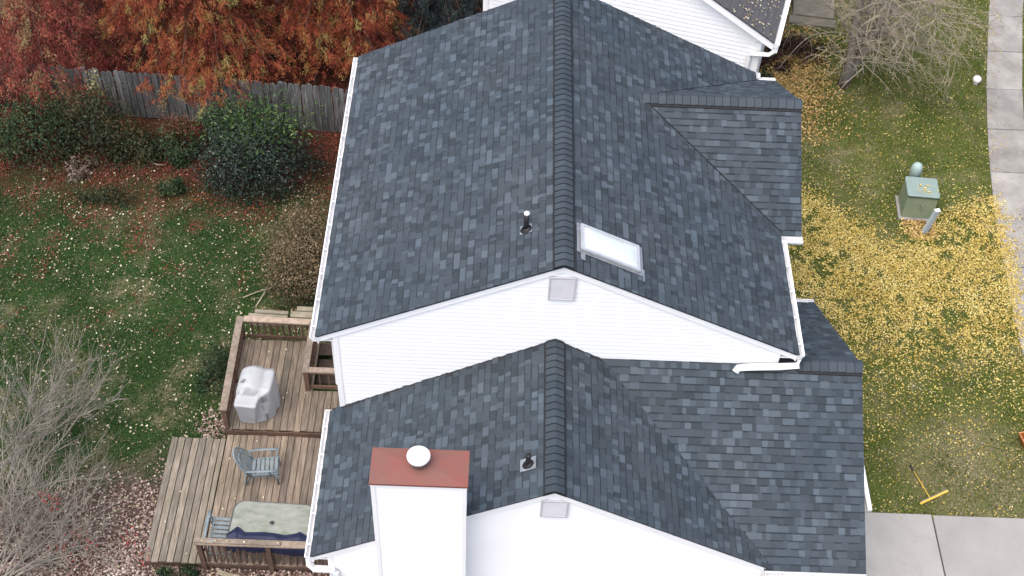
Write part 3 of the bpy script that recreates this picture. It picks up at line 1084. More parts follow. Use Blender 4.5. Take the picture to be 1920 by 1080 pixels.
for u0, u1 in ((-.05, -.012), (SW_ + .012, SW_ + .05)):
    sk_box(u0, u1, -.01, SH_ + .01, .02, .026).build('flashing', 'flashing', sky)
#@@PART2
# ---------------------------------------------------------------- neighbouring house
nbr = thing('neighbour_house', 'white sided neighbouring house with leaf-strewn dark roof beyond the main roof', 'house', (4.97, 9.54, 0), R(-15))
NE, NS, NWD, NLEN = 4.0, 0.55, 6.95, 10.0    # local: u to the left is -x, gable at y = 0


def nz(x):
    return NE + NS * (NWD / 2 - abs(x + NWD / 2))


MB().prism([(-.3, .27, 0), (-NWD + .02, .27, 0), (-NWD + .02, .27, NE - .1), (-NWD / 2, .27, nz(-NWD / 2) - .12), (-.3, .27, nz(-.3) - .12)], (0, NLEN - .4, 0)).build('wall', 'siding', nbr)
siding(nbr, (0, .25, 0), (1, 0, 0), [(-NWD + .02, 1.0), (-.3, 1.0), (-.3, nz(-.3) - .12), (-NWD / 2, nz(-NWD / 2) - .12), (-NWD + .02, NE - .1)], e=.115, th=.018)
for x0, x1 in ((-.42, -.27), (-NWD, -NWD + .12)):
    MB().box((x0, .215, 0), (x1, .30, NE - .1)).build('corner_trim', 'trim', nbr)
for sgn in (0, 1):
    xe = 0.0 if sgn else -NWD
    a, b = (-NWD / 2, nz(-NWD / 2)), (xe, nz(xe))
    MB().prism([(a[0], .0, a[1] - .04), (b[0], .0, b[1] - .04), (b[0], .0, b[1] - .22), (a[0], .0, a[1] - .22)], (0, .03, 0)).build('rake_trim', 'trim', nbr)
    MB().prism([(a[0], -.02, a[1] - .03), (b[0], -.02, b[1] - .03), (b[0], -.02, b[1]), (a[0], -.02, a[1])], (0, NLEN, 0)).build('roof', 'nbr_roof', nbr)
    # soffit under the rake
    MB().prism([(a[0], .03, a[1] - .2), (b[0], .03, b[1] - .2), (b[0], .03, b[1] - .22), (a[0], .03, a[1] - .22)], (0, .2, 0)).build('soffit', 'trim', nbr)
for i in range(22):     # courses of the neighbour's shingles
    v0 = i * .19
    x0, x1 = -v0 * .876, -(v0 + .19) * .876
    MB().prism([(x0 + .01, -.025, nz(x0) + .022), (x1, -.025, nz(x1) + .006), (x1, -.025, nz(x1) - .004), (x0 + .01, -.025, nz(x0) - .004)], (0, NLEN, 0)).build('shingle_course', 'nbr_roof', nbr)
prof = [(0, 0), (0, -.115), (.08, -.115), (.125, -.035), (.125, 0), (.105, 0)]
ng = MB()
ng.add([(a, y, NE - .03 + b) for y in (0, NLEN) for a, b in prof], [(i, i + 1, 6 + i + 1, 6 + i) for i in range(5)])
ngo = ng.build('gutter', 'gutter_white', nbr)
solidify(ngo, .008)
MB().prism([(a, 0, NE - .03 + b) for a, b in prof[:5]], (0, .008, 0)).build('end_cap', 'gutter_white', ngo)
MB().tube([(.06, .06, NE - .14), (.05, .02, NE - .26), (-.05, .06, NE - .40), (-.43, .14, NE - .52), (-.5, .17, NE - .62), (-.5, .17, .2)], .062, 4).build('downspout', 'gutter_white', nbr)
MB().box((-.28, .26, NE - .24), (-.02, NLEN - .3, NE - .22)).build('soffit', 'trim', nbr)
stp = tag(MB().box((0, 0, 0), (1.3, .35, .09), .01).box((.1, .35, 0), (1.25, 2.2, .14), .01).build('low_steps', 'timber'), 'low weathered grey steps beside the neighbouring house behind the bare tree', 'steps')
stp.location, stp.rotation_euler = (6.75, 15.55, 0), (0, 0, R(-8))

# ---------------------------------------------------------------- fence
fence = thing('wooden_fence', 'weathered grey picket fence across the back of the yard', 'fence', (-16.5, 10.96, 0))
fl = math.hypot(12.6, .68)
fence.rotation_euler = (0, 0, math.atan2(-.68, 12.6))
pm = []
for q in range(5):
    wq, hq, cut = .132 + .004 * q, 1.46 + .015 * q, .035
    m = MB().prism([(0, 0, .03), (wq, 0, .03), (wq, 0, hq - cut), (wq - cut, 0, hq), (cut, 0, hq), (0, 0, hq - cut)], (0, .019, 0))
    o = m.build('picket', 'fence_wood', fence)
    pm.append(o.data)
    bpy.data.objects.remove(o)
x = 0.0
while x < fl:
    o = bpy.data.objects.new('picket', random.choice(pm))
    COL.objects.link(o)
    o.parent = fence
    o.location = (x, random.uniform(-.008, .008), random.uniform(-.03, .02))
    o.rotation_euler = (random.uniform(-.012, .012), random.uniform(-.014, .014), random.uniform(-.03, .03))
    x += .15 + random.uniform(0, .012)
for z in (.35, 1.15):
    MB().box((0, .025, z), (fl, .065, z + .09)).build('rail', 'fence_wood', fence)
for i in range(6):
    MB().box((i * 2.45 + .05, .067, 0), (i * 2.45 + .15, .167, 1.42)).build('post', 'fence_wood', fence)

# ---------------------------------------------------------------- deck
deck = thing('wooden_deck', 'brown wooden deck on two levels with railings along the left of the house', 'deck')


def boards(x0, x1, y0, y1, z, mat, wd=.138, gap=.009, skip=None):
    x = x0
    while x < x1 - .03:
        xe = min(x + wd, x1)
        ya, yb = y0 + random.uniform(-.012, .012), y1 + random.uniform(-.012, .012)
        dz = random.uniform(-.003, .003)
        if skip and x > skip[0]:
            ya, yb = y0, skip[1]
        MB().box((x, ya, z - .036 + dz), (xe - gap, yb, z + dz), .005).build('board', mat, deck)
        x += wd
    return x


DZ1, DZ2, DZ3 = .36, .21, .19
boards(-6.50, -3.92, .97, 3.30, DZ1, 'deck_wood', skip=(-4.98, 2.0))
boards(-6.46, -3.72, -2.02, .925, DZ2, 'deck_wood')
boards(-7.58, -6.475, -2.02, .83, DZ3, 'deck_wood_grey', .142, .014)
# framing below
for lo, hi in (((-6.5, .935, .05), (-3.92, .962, DZ1 - .045)), ((-6.5, 3.27, .02), (-3.92, 3.30, DZ1 - .04)), ((-6.5, .965, .02), (-6.465, 3.265, DZ1 - .04)),
               ((-7.57, -2.0, .0), (-3.8, -1.965, DZ3 - .04)), ((-7.57, .78, 0), (-6.5, .815, DZ3 - .04)), ((-7.56, -1.96, 0), (-7.525, .775, DZ3 - .04))):
    MB().box(lo, hi).build('rim_joist', 'rail_wood', deck)
for i in range(6):
    MB().box((-7.5, -1.7 + i * .42, 0.01), (-3.9, -1.66 + i * .42, DZ3 - .045)).build('joist', 'stair_dark', deck)
for i in range(5):
    MB().box((-6.44, 1.2 + i * .45, 0.01), (-5.02, 1.24 + i * .45, DZ1 - .045)).build('joist', 'stair_dark', deck)


def railing(p0, p1, z0, z1, cap_w=.14, bal=True, posts=(0, 1), step=.125, ext=0.0):
    p0, p1 = Vector((*p0, 0)), Vector((*p1, 0))
    d = (p1 - p0)
    L = d.length
    d.normalize()
    e = d * ext
    up = Vector((0, 0, 1))
    MB().bar(p0 - e + up * (z1 - .018), p1 + e + up * (z1 - .018), cap_w, .036).build('top_rail', 'rail_cap', deck)
    MB().bar(p0 + up * (z1 - .085), p1 + up * (z1 - .085), .038, .09).build('rail', 'rail_wood', deck)
    MB().bar(p0 + up * (z0 + .09), p1 + up * (z0 + .09), .038, .085).build('rail', 'rail_wood', deck)
    for t in posts:
        q = p0 + d * (L * t)
        MB().box((q.x - .045, q.y - .045, .02), (q.x + .045, q.y + .045, z1 - .04)).build('post', 'rail_wood', deck)
    if bal:
        s = Vector((-d.y, d.x, 0)) * .036
        n = int(L / step)
        for i in range(1, n):
            q = p0 + d * (L * i / n) + s
            MB().box((q.x - .017, q.y - .017, z0 + .03), (q.x + .017, q.y + .017, z1 - .045)).build('baluster', 'rail_wood', deck)


railing((-6.46, 1.0), (-6.50, 3.32), DZ1, 1.03, .145, posts=(0, .5, 1), ext=.06)
railing((-6.42, 3.33), (-4.95, 3.30), DZ1, 1.031, .145, posts=(1,), ext=0)
railing((-4.95, 3.22), (-4.95, 2.02), DZ1, 1.032, .13, posts=(1,), ext=.06)
railing((-4.88, 2.03), (-3.93, 2.03), DZ1, 1.033, .13, posts=(), ext=0, step=.19)
railing((-6.45, -2.03), (-3.85, -2.03), DZ2 - .15, 1.02, .14, posts=(0.01, .5), ext=.05, step=.118)
MB().box((-6.5, -2.08, 1.022), (-4.9, -2.0, 1.058), .004).build('board', 'rail_cap', deck)
# steps in the well between the deck and the wall
for i, (ya, z) in enumerate(((3.0, .30), (2.72, .16), (2.44, .03))):
    MB().box((-4.86, ya, z - .03), (-3.95, ya + .27, z)).build('stair_tread', 'stair_dark', deck)

# ---------------------------------------------------------------- things on the deck
def chair(name, label):
    t = thing(name, label, 'chair', group='pale blue-grey slatted deck chairs')
    P = 'chair_paint'
    for i in range(6):
        x = -.20 + i * .094
        MB().box((x, -.235, .385 - .012 * (5 - i)), (x + .068, .235, .405 - .012 * (5 - i)), .004).build('seat_slat', P, t)
    for s in (-1, 1):
        MB().bar((-.24, s * .215, .315), (.36, s * .215, .365), .03, .07).build('seat_rail', P, t)
        a = MB().tube([(-.30, s * .27, .60), (-.1, s * .285, .62), (.15, s * .29, .63), (.36, s * .28, .63)], [.03, .036, .042, .035], 8, True, .5)
        a.build('armrest', P, t)
        MB().tube([(.31, s * .275, .62), (.335, s * .262, .0)], [.022, .02], 8).build('leg', P, t)
        MB().tube([(.20, s * .275, .61), (.20, s * .24, .35)], .014, 6).build('arm_support', P, t)
        MB().tube([(-.26, s * .25, .60), (-.20, s * .235, .36), (-.36, s * .245, .0)], [.02, .024, .02], 8).build('leg', P, t)
    MB().tube([(-.36, -.24, .12), (-.36, .24, .12)], .014, 6).build('stretcher', P, t)
    MB().tube([(.335, -.26, .16), (.335, .26, .16)], .014, 6).build('stretcher', P, t)
    # fan back: bowed outer hoop, inner hoop and splats
    def hoop(r, zt, xt, n=14):
        pts = []
        for i in range(n + 1):
            a = math.pi * i / n
            yv = -math.cos(a) * r
            k_ = math.sin(a) ** .7
            pts.append((-.22 + (xt + .22) * k_, yv, .40 + (zt - .40) * k_))
        return pts
    MB().tube(hoop(.275, 1.03, -.52), .019, 8).build('back_hoop', P, t)
    MB().tube(hoop(.20, .86, -.43), .015, 8).build('back_hoop', P, t)
    MB().tube([(-.37, -.27, .70), (-.41, -.12, .71), (-.42, 0, .715), (-.41, .12, .71), (-.37, .27, .70)], .015, 6).build('back_rail', P, t)
    for i in range(7):
        f = (i - 3) / 3
        zt = 1.01 - .20 * f * f
        MB().bar((-.215, f * .15, .40), (-.22 - .49 * (zt - .40), f * .225, zt), .038, .012, (1, 0, .5)).build('back_splat', P, t)
    return t


def copy_tree(root, label=None):
    r = root.copy()
    COL.objects.link(r)
    if label:
        r['label'] = label
    for c in list(root.children):
        n = c.copy()
        COL.objects.link(n)
        n.parent = r
        for d in list(c.children):
            e = d.copy()
            COL.objects.link(e)
            e.parent = n
    return r


ch1 = chair('deck_chair', 'pale blue-grey slatted chair with fan back standing alone mid-deck')
ch1.location, ch1.rotation_euler = (-5.60, -.02, DZ2), (0, 0, R(5))
ch1.scale = (.94, .9, .82)
ch2 = copy_tree(ch1, 'pale blue-grey slatted chair by the railing at the glass table end')
ch2.location, ch2.rotation_euler = (-6.14, -1.54, DZ2), (0, 0, R(88))

tab = thing('patio_table', 'glass topped patio table partly hidden under the left eave', 'table', (-5.14, -1.54, DZ2), R(-2))


def rrect(hx, hy, r, n=6, bow=.0):
    pts = []
    for cx, cy, a0 in ((hx - r, hy - r, 0), (-hx + r, hy - r, 90), (-hx + r, -hy + r, 180), (hx - r, -hy + r, 270)):
        for i in range(n + 1):
            a = R(a0 + 90 * i / n)
            x, y = cx + r * math.cos(a), cy + r * math.sin(a)
            y += math.copysign(bow * (1 - (x / hx) ** 2), y)
            pts.append((x, y))
    return pts


def slab2d(pts, z0, z1):
    return MB().prism([(x, y, z0) for x, y in pts], (0, 0, z1 - z0))


slab2d(rrect(.755, .42, .17, bow=.03), .70, .712).build('glass_top', 'table_glass', tab)
rim = [(x, y, .70) for x, y in rrect(.77, .435, .18, bow=.03)]
MB().tube(rim + [rim[0]], .016, 6, False).build('rim', 'table_frame', tab)
MB().lathe([(.05, 0), (.05, .012), (.03, .014)], (.0, 0, .712), 16).build('umbrella_ring', 'table_frame', tab)
MB().lathe([(.022, 0), (.022, .004)], (.0, 0, .727), 12).build('umbrella_hole', 'ridge_black', tab)
for sx in (-1, 1):
    for sy in (-1, 1):
        MB().tube([(sx * .60, sy * .32, .69), (sx * .64, sy * .35, 0)], .019, 8).build('leg', 'table_frame', tab)

cl = MB()
prof = [(-.78, -.10), (-.62, .12), (-.56, .10), (-.46, .02), (-.30, .035), (-.1, .05), (.1, .04), (.3, .015), (.48, .06), (.56, .10), (.66, .05), (.76, -.02)]
vs = []
for x, pk in prof:
    far = -.27 + max(pk, -.04) * .95
    hz = .735 + max(pk, 0) * .28
    vs += [(x, far, hz), (x, (far - .44) / 2, hz + .03 + random.uniform(-.015, .02)), (x, -.455, .735 + random.uniform(0, .02)), (x + random.uniform(-.02, .02), -.50, .62 + random.uniform(-.02, .02)), (x + random.uniform(-.02, .02), -.47, .42 + random.uniform(-.05, .05))]
fs = []
for i in range(len(prof) - 1):
    for j in range(4):
        fs.append((i * 5 + j, i * 5 + j + 1, (i + 1) * 5 + j + 1, (i + 1) * 5 + j))
cl.add(vs, fs)
clo = tag(cl.build('cloth', 'navy'), 'crumpled navy blue cloth along the near edge of the glass table', 'cloth')
clo.location, clo.rotation_euler = (-5.14, -1.54, DZ2), (0, 0, R(-2))
solidify(clo, .012)

# covered grill: lofted sections along its length
gr = thing('covered_grill', 'grill under a silver grey fabric cover by the deck railing', 'grill', (-5.96, 1.0, DZ1), R(-3))


def loft_cover():
    """fabric cover: low side shelf nearest the viewer, then the taller rounded hood"""
    # y, bottom y, left x, right x, left bottom, right bottom, z left, z peak, z right
    key = [(-.04, .10, -.26, .15, -.20, .00, .74, .76, .74), (-.02, .09, -.275, .165, -.22, .03, .785, .80, .785), (.10, .13, -.28, .17, -.27, .10, .79, .795, .78),
           (.185, .19, -.28, .175, -.29, .20, .79, .80, .785), (.20, .21, -.275, .24, -.295, .26, .83, .88, .82), (.235, .25, -.265, .385, -.30, .33, .93, 1.05, .95),
           (.30, .32, -.26, .41, -.30, .39, .95, 1.10, .98), (.52, .53, -.26, .42, -.31, .44, .95, 1.12, .99), (.74, .74, -.255, .41, -.31, .44, .94, 1.10, .98),
           (.84, .85, -.23, .38, -.29, .41, .88, 1.02, .93), (.88, .92, -.17, .30, -.26, .36, .70, .78, .72)]
    key = np.array(key)
    ys = np.unique(np.concatenate([key[:, 0], np.linspace(-.04, .88, 24)]))
    secs = np.stack([np.interp(ys, key[:, 0], key[:, i]) for i in range(9)], 1)
    rr = random.Random(3)
    vs, fs = [], []
    NS_, NT_ = 9, 16
    for si, (y, yb, xl, xr, xlb, xrb, zl_, zp, zr_) in enumerate(secs):
        ring = []
        for k_ in range(NS_):
            t = k_ / NS_
            ring.append((xlb + (xl - xlb) * t ** .7, yb + (y - yb) * t, .015 + (zl_ - .015) * t))
        for k_ in range(NT_ + 1):
            t = k_ / NT_
            hump = math.sin(math.pi * min(1, t / .72)) ** .8 if t < .72 else 0
            zz = zl_ + (zr_ - zl_) * t + (zp - max(zl_, zr_)) * max(hump, 0)
            ring.append((xl + (xr - xl) * t, y, zz - (.012 if k_ in (0, NT_) else 0)))
        for k_ in range(1, NS_ + 1):
            t = k_ / NS_
            ring.append((xr + (xrb - xr) * t ** 1.3, y + (yb - y) * t, zr_ + (.015 - zr_) * t))
        for j, (x, yy_, z) in enumerate(ring):
            hang = max(0, .75 - z)
            wv_ = .016 * hang * (math.sin(y * 31 + j * .35) + math.sin(y * 17 + z * 9))
            vs.append((x + (wv_ if x < 0 else -wv_) + rr.uniform(-.003, .003), yy_ + .012 * hang * math.sin(x * 29 + z * 5), z + rr.uniform(-.004, .004)))
    n = len(ring)
    for i in range(len(secs) - 1):
        for k_ in range(n - 1):
            fs.append((i * n + k_, i * n + k_ + 1, (i + 1) * n + k_ + 1, (i + 1) * n + k_))
    fs.append(tuple(range(n - 1, -1, -1)))
    fs.append(tuple(range((len(secs) - 1) * n, len(secs) * n)))
    m = MB()
    m.add(vs, fs[:-2], True)
    m.add([vs[i] for i in fs[-2]], [tuple(range(n))])
    m.add([vs[i] for i in fs[-1]], [tuple(range(n))])
    return m


cv = loft_cover().build('cover', 'cover_silver', gr)
MB().prism([(-.20, .36, 1.03), (-.14, .33, 1.07), (-.09, .39, 1.09), (-.15, .42, 1.06)], (0, 0, .02)).build('patch', 'cover_patch', gr)

# timbers, loose board and sticks
for (x, y, lx, ly, rz, h, lab) in ((-6.52, 3.98, .86, .24, -2, .30, 'weathered timber step with a notch behind the left deck railing'), (-5.60, 4.02, .80, .30, -1, .33, 'mossy weathered timber step behind the deck beside the gutter')):
    t = thing('timber_step', lab, 'step', (x, y, 0), R(rz), 'weathered timber steps behind the deck')
    MB().box((0, 0, 0), (lx, ly * .55, h - .02), .01).build('timber', 'timber', t)
    MB().box((.12, ly * .55 + .012, 0), (lx, ly, h), .012).build('timber', 'timber', t)
lb = tag(MB().box((0, 0, 0), (.9, .09, .03), .004).build('loose_board', 'timber'), 'loose weathered board on the ground below the near railing', 'board')
lb.location, lb.rotation_euler = (-6.2, -2.16, .03), (0, R(2), R(-13))
for i, (pts, lab) in enumerate(((((-6.78, 4.75, .03), (-6.5, 4.9, .06), (-6.2, 5.05, .05), (-6.0, 5.3, .12)), 'longest fallen stick reaching from shrub to lawn behind the deck'),
                                (((-6.45, 4.5, .03), (-6.3, 4.85, .10), (-6.22, 5.12, .16)), 'short fallen stick crossing another behind the deck'),
                                (((-5.45, 4.75, .2), (-5.2, 4.95, .42), (-4.9, 5.15, .5)), 'bare stick leaning beside the left gutter'),
                                (((-9.7, 9.0, .05), (-9.5, 8.85, .1), (-9.3, 8.9, .05)), 'forked stick below the fence'))):
    tag(MB().tube(pts, [.016, .014, .011, .007][:len(pts)], 6).build('fallen_stick', 'twig_tan'), lab, 'stick', 'fallen sticks')

# ---------------------------------------------------------------- front yard things
tr = thing('transformer_box', 'green metal utility transformer box on the front lawn', 'transformer', (9.02, 8.42, 0), R(-4))
MB().box((-.46, -.42, -.02), (.38, .38, .06), .015).build('pad', 'sidewalk_concrete', tr)
bd = MB()
bd.add([(-.40, -.36, .07), (.33, -.36, .07), (.33, .32, .07), (-.40, .32, .07), (-.37, -.30, .70), (.34, -.30, .70), (.34, .32, .70), (-.37, .32, .70)],
       [(3, 2, 1, 0), (4, 5, 6, 7), (0, 1, 5, 4), (1, 2, 6, 5), (2, 3, 7, 6), (3, 0, 4, 7)])
bd.build('body', 'transformer_green', tr)
ldp = rrect(.385, .335, .05)
lid = MB().prism([(x - .015, y + .01, .70) for x, y in ldp], (0, 0, .05)).build('lid', 'transformer_lid', tr)
bv = lid.modifiers.new('bev', 'BEVEL')
bv.width, bv.segments = .02, 2
MB().box((-.02, -.385, .38), (.02, -.345, .5)).build('latch', 'transformer_green', tr)
MB().box((-.385, -.33, .685), (.36, -.325, .70)).build('seam', 'ridge_black', tr)
pe = thing('cable_pedestal', 'pale green dome-topped cable pedestal behind the green transformer box', 'pedestal', (8.96, 9.02, 0))
MB().lathe([(.12, 0), (.12, .10), (.105, .12), (.105, .55)], (0, 0, 0), 20).build('base', 'pedestal_green', pe)
MB().lathe([(.112, 0), (.135, .02), (.135, .30), (.124, .37), (.095, .42), (.05, .45), (.01, .458)], (0, 0, .50), 20).build('dome', 'pedestal_green', pe)
mp = thing('marker_post', 'leaning blue-grey utility marker post in front of the transformer box', 'post', (9.08, 7.62, 0))
mp.rotation_euler = (R(4), R(7), R(20))
MB().box((-.06, -.04, -.1), (.06, .04, .80), .004).build('post', 'post_blue_grey', mp)
MB().box((-.068, -.047, .795), (.068, .047, .825), .012).build('cap', 'pipe_white', mp)
gl = thing('white_globe', 'small white globe cap on the grass beside the sidewalk', 'globe', (11.52, 13.28, 0))
MB().lathe([(.06, 0), (.07, .03), (.05, .06)], (0, 0, 0), 16).build('base', 'globe_white', gl)
MB().lathe([(.04, 0), (.09, .03), (.115, .09), (.105, .15), (.07, .19), (.02, .205)], (0, 0, .05), 20).build('globe', 'globe_white', gl)
br = thing('push_broom', 'yellow push broom lying on the lawn near the driveway', 'broom', (7.80, .12, 0))
MB().tube([(0, 0, .05), (-.14, .40, .06), (-.22, .62, .06)], .010, 8).build('handle', 'broom_yellow', br)
MB().tube([(-.22, .62, .06), (-.27, .76, .06)], .019, 8).build('grip', 'black_rubber', br)
MB().bar((-.22, -.16, .05), (.40, .17, .05), .036, .035).build('head', 'broom_yellow', br)
MB().bar((-.20, -.115, .03), (.38, .195, .03), .03, .05).build('bristles', 'timber', br)
ob = thing('orange_bin', 'tipped open orange plastic bin on the lawn at the right edge', 'bin', (10.2, 1.45, 0), R(12))
vs = [(-.16, -.20, .0), (.30, -.20, .0), (.30, .22, .0), (-.16, .22, .0), (-.25, -.24, .26), (.34, -.24, .26), (.34, .26, .26), (-.25, .26, .26)]
m = MB().add(vs, [(3, 2, 1, 0), (0, 1, 5, 4), (1, 2, 6, 5), (2, 3, 7, 6), (3, 0, 4, 7)])
o = m.build('tub', 'orange_plastic', ob)
solidify(o, .015)
MB().box((-.15, -.18, .03), (.28, .20, .05)).build('liner', 'black_rubber', ob)
rp = [Vector(v) for v in vs[4:]]
MB().tube(rp + [rp[0]], .017, 6, False).build('rim', 'orange_pale', ob)

# ---------------------------------------------------------------- vegetation
def wander(p, d, length, n, droop, jitter, rng):
    pts = [Vector(p)]
    d = Vector(d).normalized()
    for i in range(n):
        d = (d + Vector((rng.uniform(-jitter, jitter), rng.uniform(-jitter, jitter), rng.uniform(-jitter, jitter) - droop))).normalized()
        pts.append(pts[-1] + d * (length / n))
    return pts


def bare_plant(t, rng, trunks, mats, levels, bias=(0, 0, 0), axw=(.3, .9)):
    """trunks: list of point lists with radii; levels: (count, length, start radius, droop, jitter, lift) per branch order"""
    tm = MB()
    spines = []
    for pts, rad in trunks:
        tm.tube(pts, rad, 8)
        spines.append(([Vector(p) for p in pts], rad))
    tm.build('trunk', mats[0], t)
    cur = spines
    for li, (cnt, length, r0, droop, jit, lift, smin) in enumerate(levels):
        m = MB()
        nxt = []
        for pts, rad in cur:
            for b in range(cnt):
                s = rng.uniform(smin, .98) * (len(pts) - 1)
                i = min(int(s), len(pts) - 2)
                p = pts[i].lerp(pts[i + 1], s - i)
                ax = (pts[i + 1] - pts[i]).normalized()
                a = rng.uniform(0, 2 * math.pi)
                out = Vector((math.cos(a), math.sin(a), rng.uniform(-.1, .5) + lift)) + Vector(bias)
                d = (ax * rng.uniform(*axw) + out).normalized()
                L = length * rng.uniform(.55, 1.25)
                nseg = 6 if li == 0 else 5
                q = wander(p, d, L, nseg, droop, jit, rng)
                q = [v if v.z > .04 else Vector((v.x, v.y, .04 + rng.uniform(0, .03))) for v in q]
                rr = [r0 * (1 - .75 * k_ / nseg) for k_ in range(nseg + 1)]
                m.tube(q, rr, 4 if li == 0 else 3, False)
                nxt.append((q, rr))
        m.build('branches' if li == 0 else 'twigs', mats[1] if li == 0 else mats[2], t)['kind'] = 'stuff'
        cur = nxt
    return cur


rng = random.Random(5)
bt = thing('bare_tree', 'bare leafless tree with tangled drooping branches on the front lawn', 'tree', (7.91, 13.0, 0))
trunks = [([(0, 0, -.05), (.02, 0, .5), (.0, .03, 1.1), (-.08, .1, 1.9), (-.1, .2, 2.8), (-.05, .3, 3.6)], [.17, .13, .115, .10, .07, .04]),
          ([(.06, 0, .1), (.16, .02, .6), (.32, .05, 1.2), (.55, .15, 1.9), (.8, .3, 2.6), (1.2, .5, 3.3)], [.12, .10, .09, .08, .06, .03]),
          ([(.03, .05, .3), (.10, .15, 1.0), (.25, .35, 1.8), (.4, .7, 2.6), (.6, 1.0, 3.4)], [.10, .09, .08, .06, .03])]
bare_plant(bt, rng, trunks, ('bare_bark', 'bare_bark', 'twig_tan'), ((24, 2.2, .024, .13, .22, .30, .28), (6, 1.25, .0105, .14, .28, .0, .25), (3, .62, .0065, .12, .35, 0, .3)), (.38, -.1, 0))

rng = random.Random(9)
bs = thing('bare_shrub', 'large bare grey shrub reaching into the picture at the left edge', 'shrub', (-10.75, -.25, 0), 0, 'bare shrubs at the lower left')
trunks = []
for i in range(17):
    a = R(rng.uniform(-65, 110))
    e_ = R(rng.uniform(22, 66))
    q = wander((rng.uniform(-.3, .3), rng.uniform(-.5, .5), -.03), (math.cos(a) * math.cos(e_), math.sin(a) * math.cos(e_), math.sin(e_)), rng.uniform(2.0, 3.5), 7, .012, .09, rng)
    trunks.append(([tuple(v) for v in q], [.021, .019, .017, .014, .012, .009, .006, .003]))
bare_plant(bs, rng, trunks, ('twig_grey', 'twig_grey', 'twig_grey'), ((9, 1.2, .0085, .0, .10, .12, .22), (7, .62, .0052, .0, .16, .1, .2)), (0, 0, 0), (1.0, 1.9))
bs2 = thing('bare_shrub', 'lower bare shrub with scarlet leaves over the leaf litter near the bottom left corner', 'shrub', (-10.3, -2.5, 0), 0, 'bare shrubs at the lower left')
trunks = []
for i in range(12):
    a = R(rng.uniform(-30, 95))
    e_ = R(rng.uniform(12, 42))
    q = wander((rng.uniform(-.3, .3), rng.uniform(-.3, .3), -.03), (math.cos(a) * math.cos(e_), math.sin(a) * math.cos(e_), math.sin(e_)), rng.uniform(1.6, 2.9), 7, .02, .10, rng)
    q = [Vector((v.x, v.y, max(v.z, .05))) if k_ else v for k_, v in enumerate(q)]
    trunks.append(([tuple(v) for v in q], [.022, .020, .017, .015, .012, .009, .006, .004]))
bare_plant(bs2, rng, trunks, ('twig_grey', 'twig_grey', 'twig_grey'), ((9, 1.0, .0078, .0, .12, .12, .2), (7, .55, .0052, .0, .18, .1, .2)), (0, 0, 0), (.8, 1.6))
sp = []
for cxx, cyy, czz in ((.05, -.35, .9), (.25, -.45, .8), (.75, -1.0, .6), (1.0, -1.15, .45), (1.7, -.9, .4), (.55, -1.3, .5), (2.0, -1.2, .3)):
    for k_ in range(26):
        sp.append((cxx + rng.gauss(0, .09), cyy + rng.gauss(0, .09), max(.08, czz + rng.gauss(0, .1))))
sp = np.array(sp)
sp[:, :2] += np.array([.75, 1.75])
leaves('leaves', sp, RNG.normal(size=sp.shape), .055, .6, 'leaf_scarlet', bs2)['kind'] = 'stuff'


def shrub(name, label, loc, rad, hgt, n, size, mat, cat='shrub', group=None, seed=0, tops=None, twigs=True, flat=.0, aspect=.55):
    """stems carrying clumps of leaf faces with gaps between the clumps"""
    r = np.random.default_rng(seed + 100)
    t = thing(name, label, cat, loc, 0, group)
    rx, ry = rad
    nc = max(10, int(n / 55))
    u = unit(r.normal(size=(nc, 3)))
    u[:, 2] = np.abs(u[:, 2])
    rr = r.uniform(.55, 1.0, (nc, 1)) ** .6
    C_ = u * rr * np.array([rx, ry, hgt])
    C_[:, 2] = np.maximum(C_[:, 2], .1)
    C_ *= (1 + r.normal(0, .07, (nc, 1)))
    ci = r.integers(0, nc, n)
    spread = np.array([rx, ry, hgt]) * .17
    P = C_[ci] + r.normal(size=(n, 3)) * spread
    P[:, 2] = np.maximum(P[:, 2], .03)
    out = unit(P / np.array([rx, ry, hgt]) + r.normal(size=(n, 3)) * .55)
    A = unit(np.cross(out, r.normal(size=(n, 3))) + out * .3)
    tone = np.clip(r.random(n) * .75 + (r.random(nc)[ci] - .5) * .5 + .1, 0, 1)
    leaves('foliage', P, A, size * r.uniform(.6, 1.35, n), aspect, mat, t, tone, N=out)['kind'] = 'stuff'
    if tops:
        mat2, n2, area = tops
        cx, cy, cz, s = area
        P2 = np.array([cx, cy, cz]) + r.normal(size=(n2, 3)) * np.array([s, s * .8, s * .45])
        # arching fronds
        leaves('shoots', P2, unit(r.normal(size=(n2, 3)) * .7 + unit(P2 - np.array([cx, cy, cz - .4])) * 1.2), size * 1.35 * r.uniform(.7, 1.3, n2), .36, mat2, t)['kind'] = 'stuff'
    if twigs:
        m = MB()
        for i in range(0, nc, 2):
            c = Vector(C_[i])
            m.tube([(0, 0, 0), (c.x * .35, c.y * .35, c.z * .6), tuple(c)], [.02, .013, .006], 4, False)
        m.build('stem', 'conifer_bark', t)
    return t


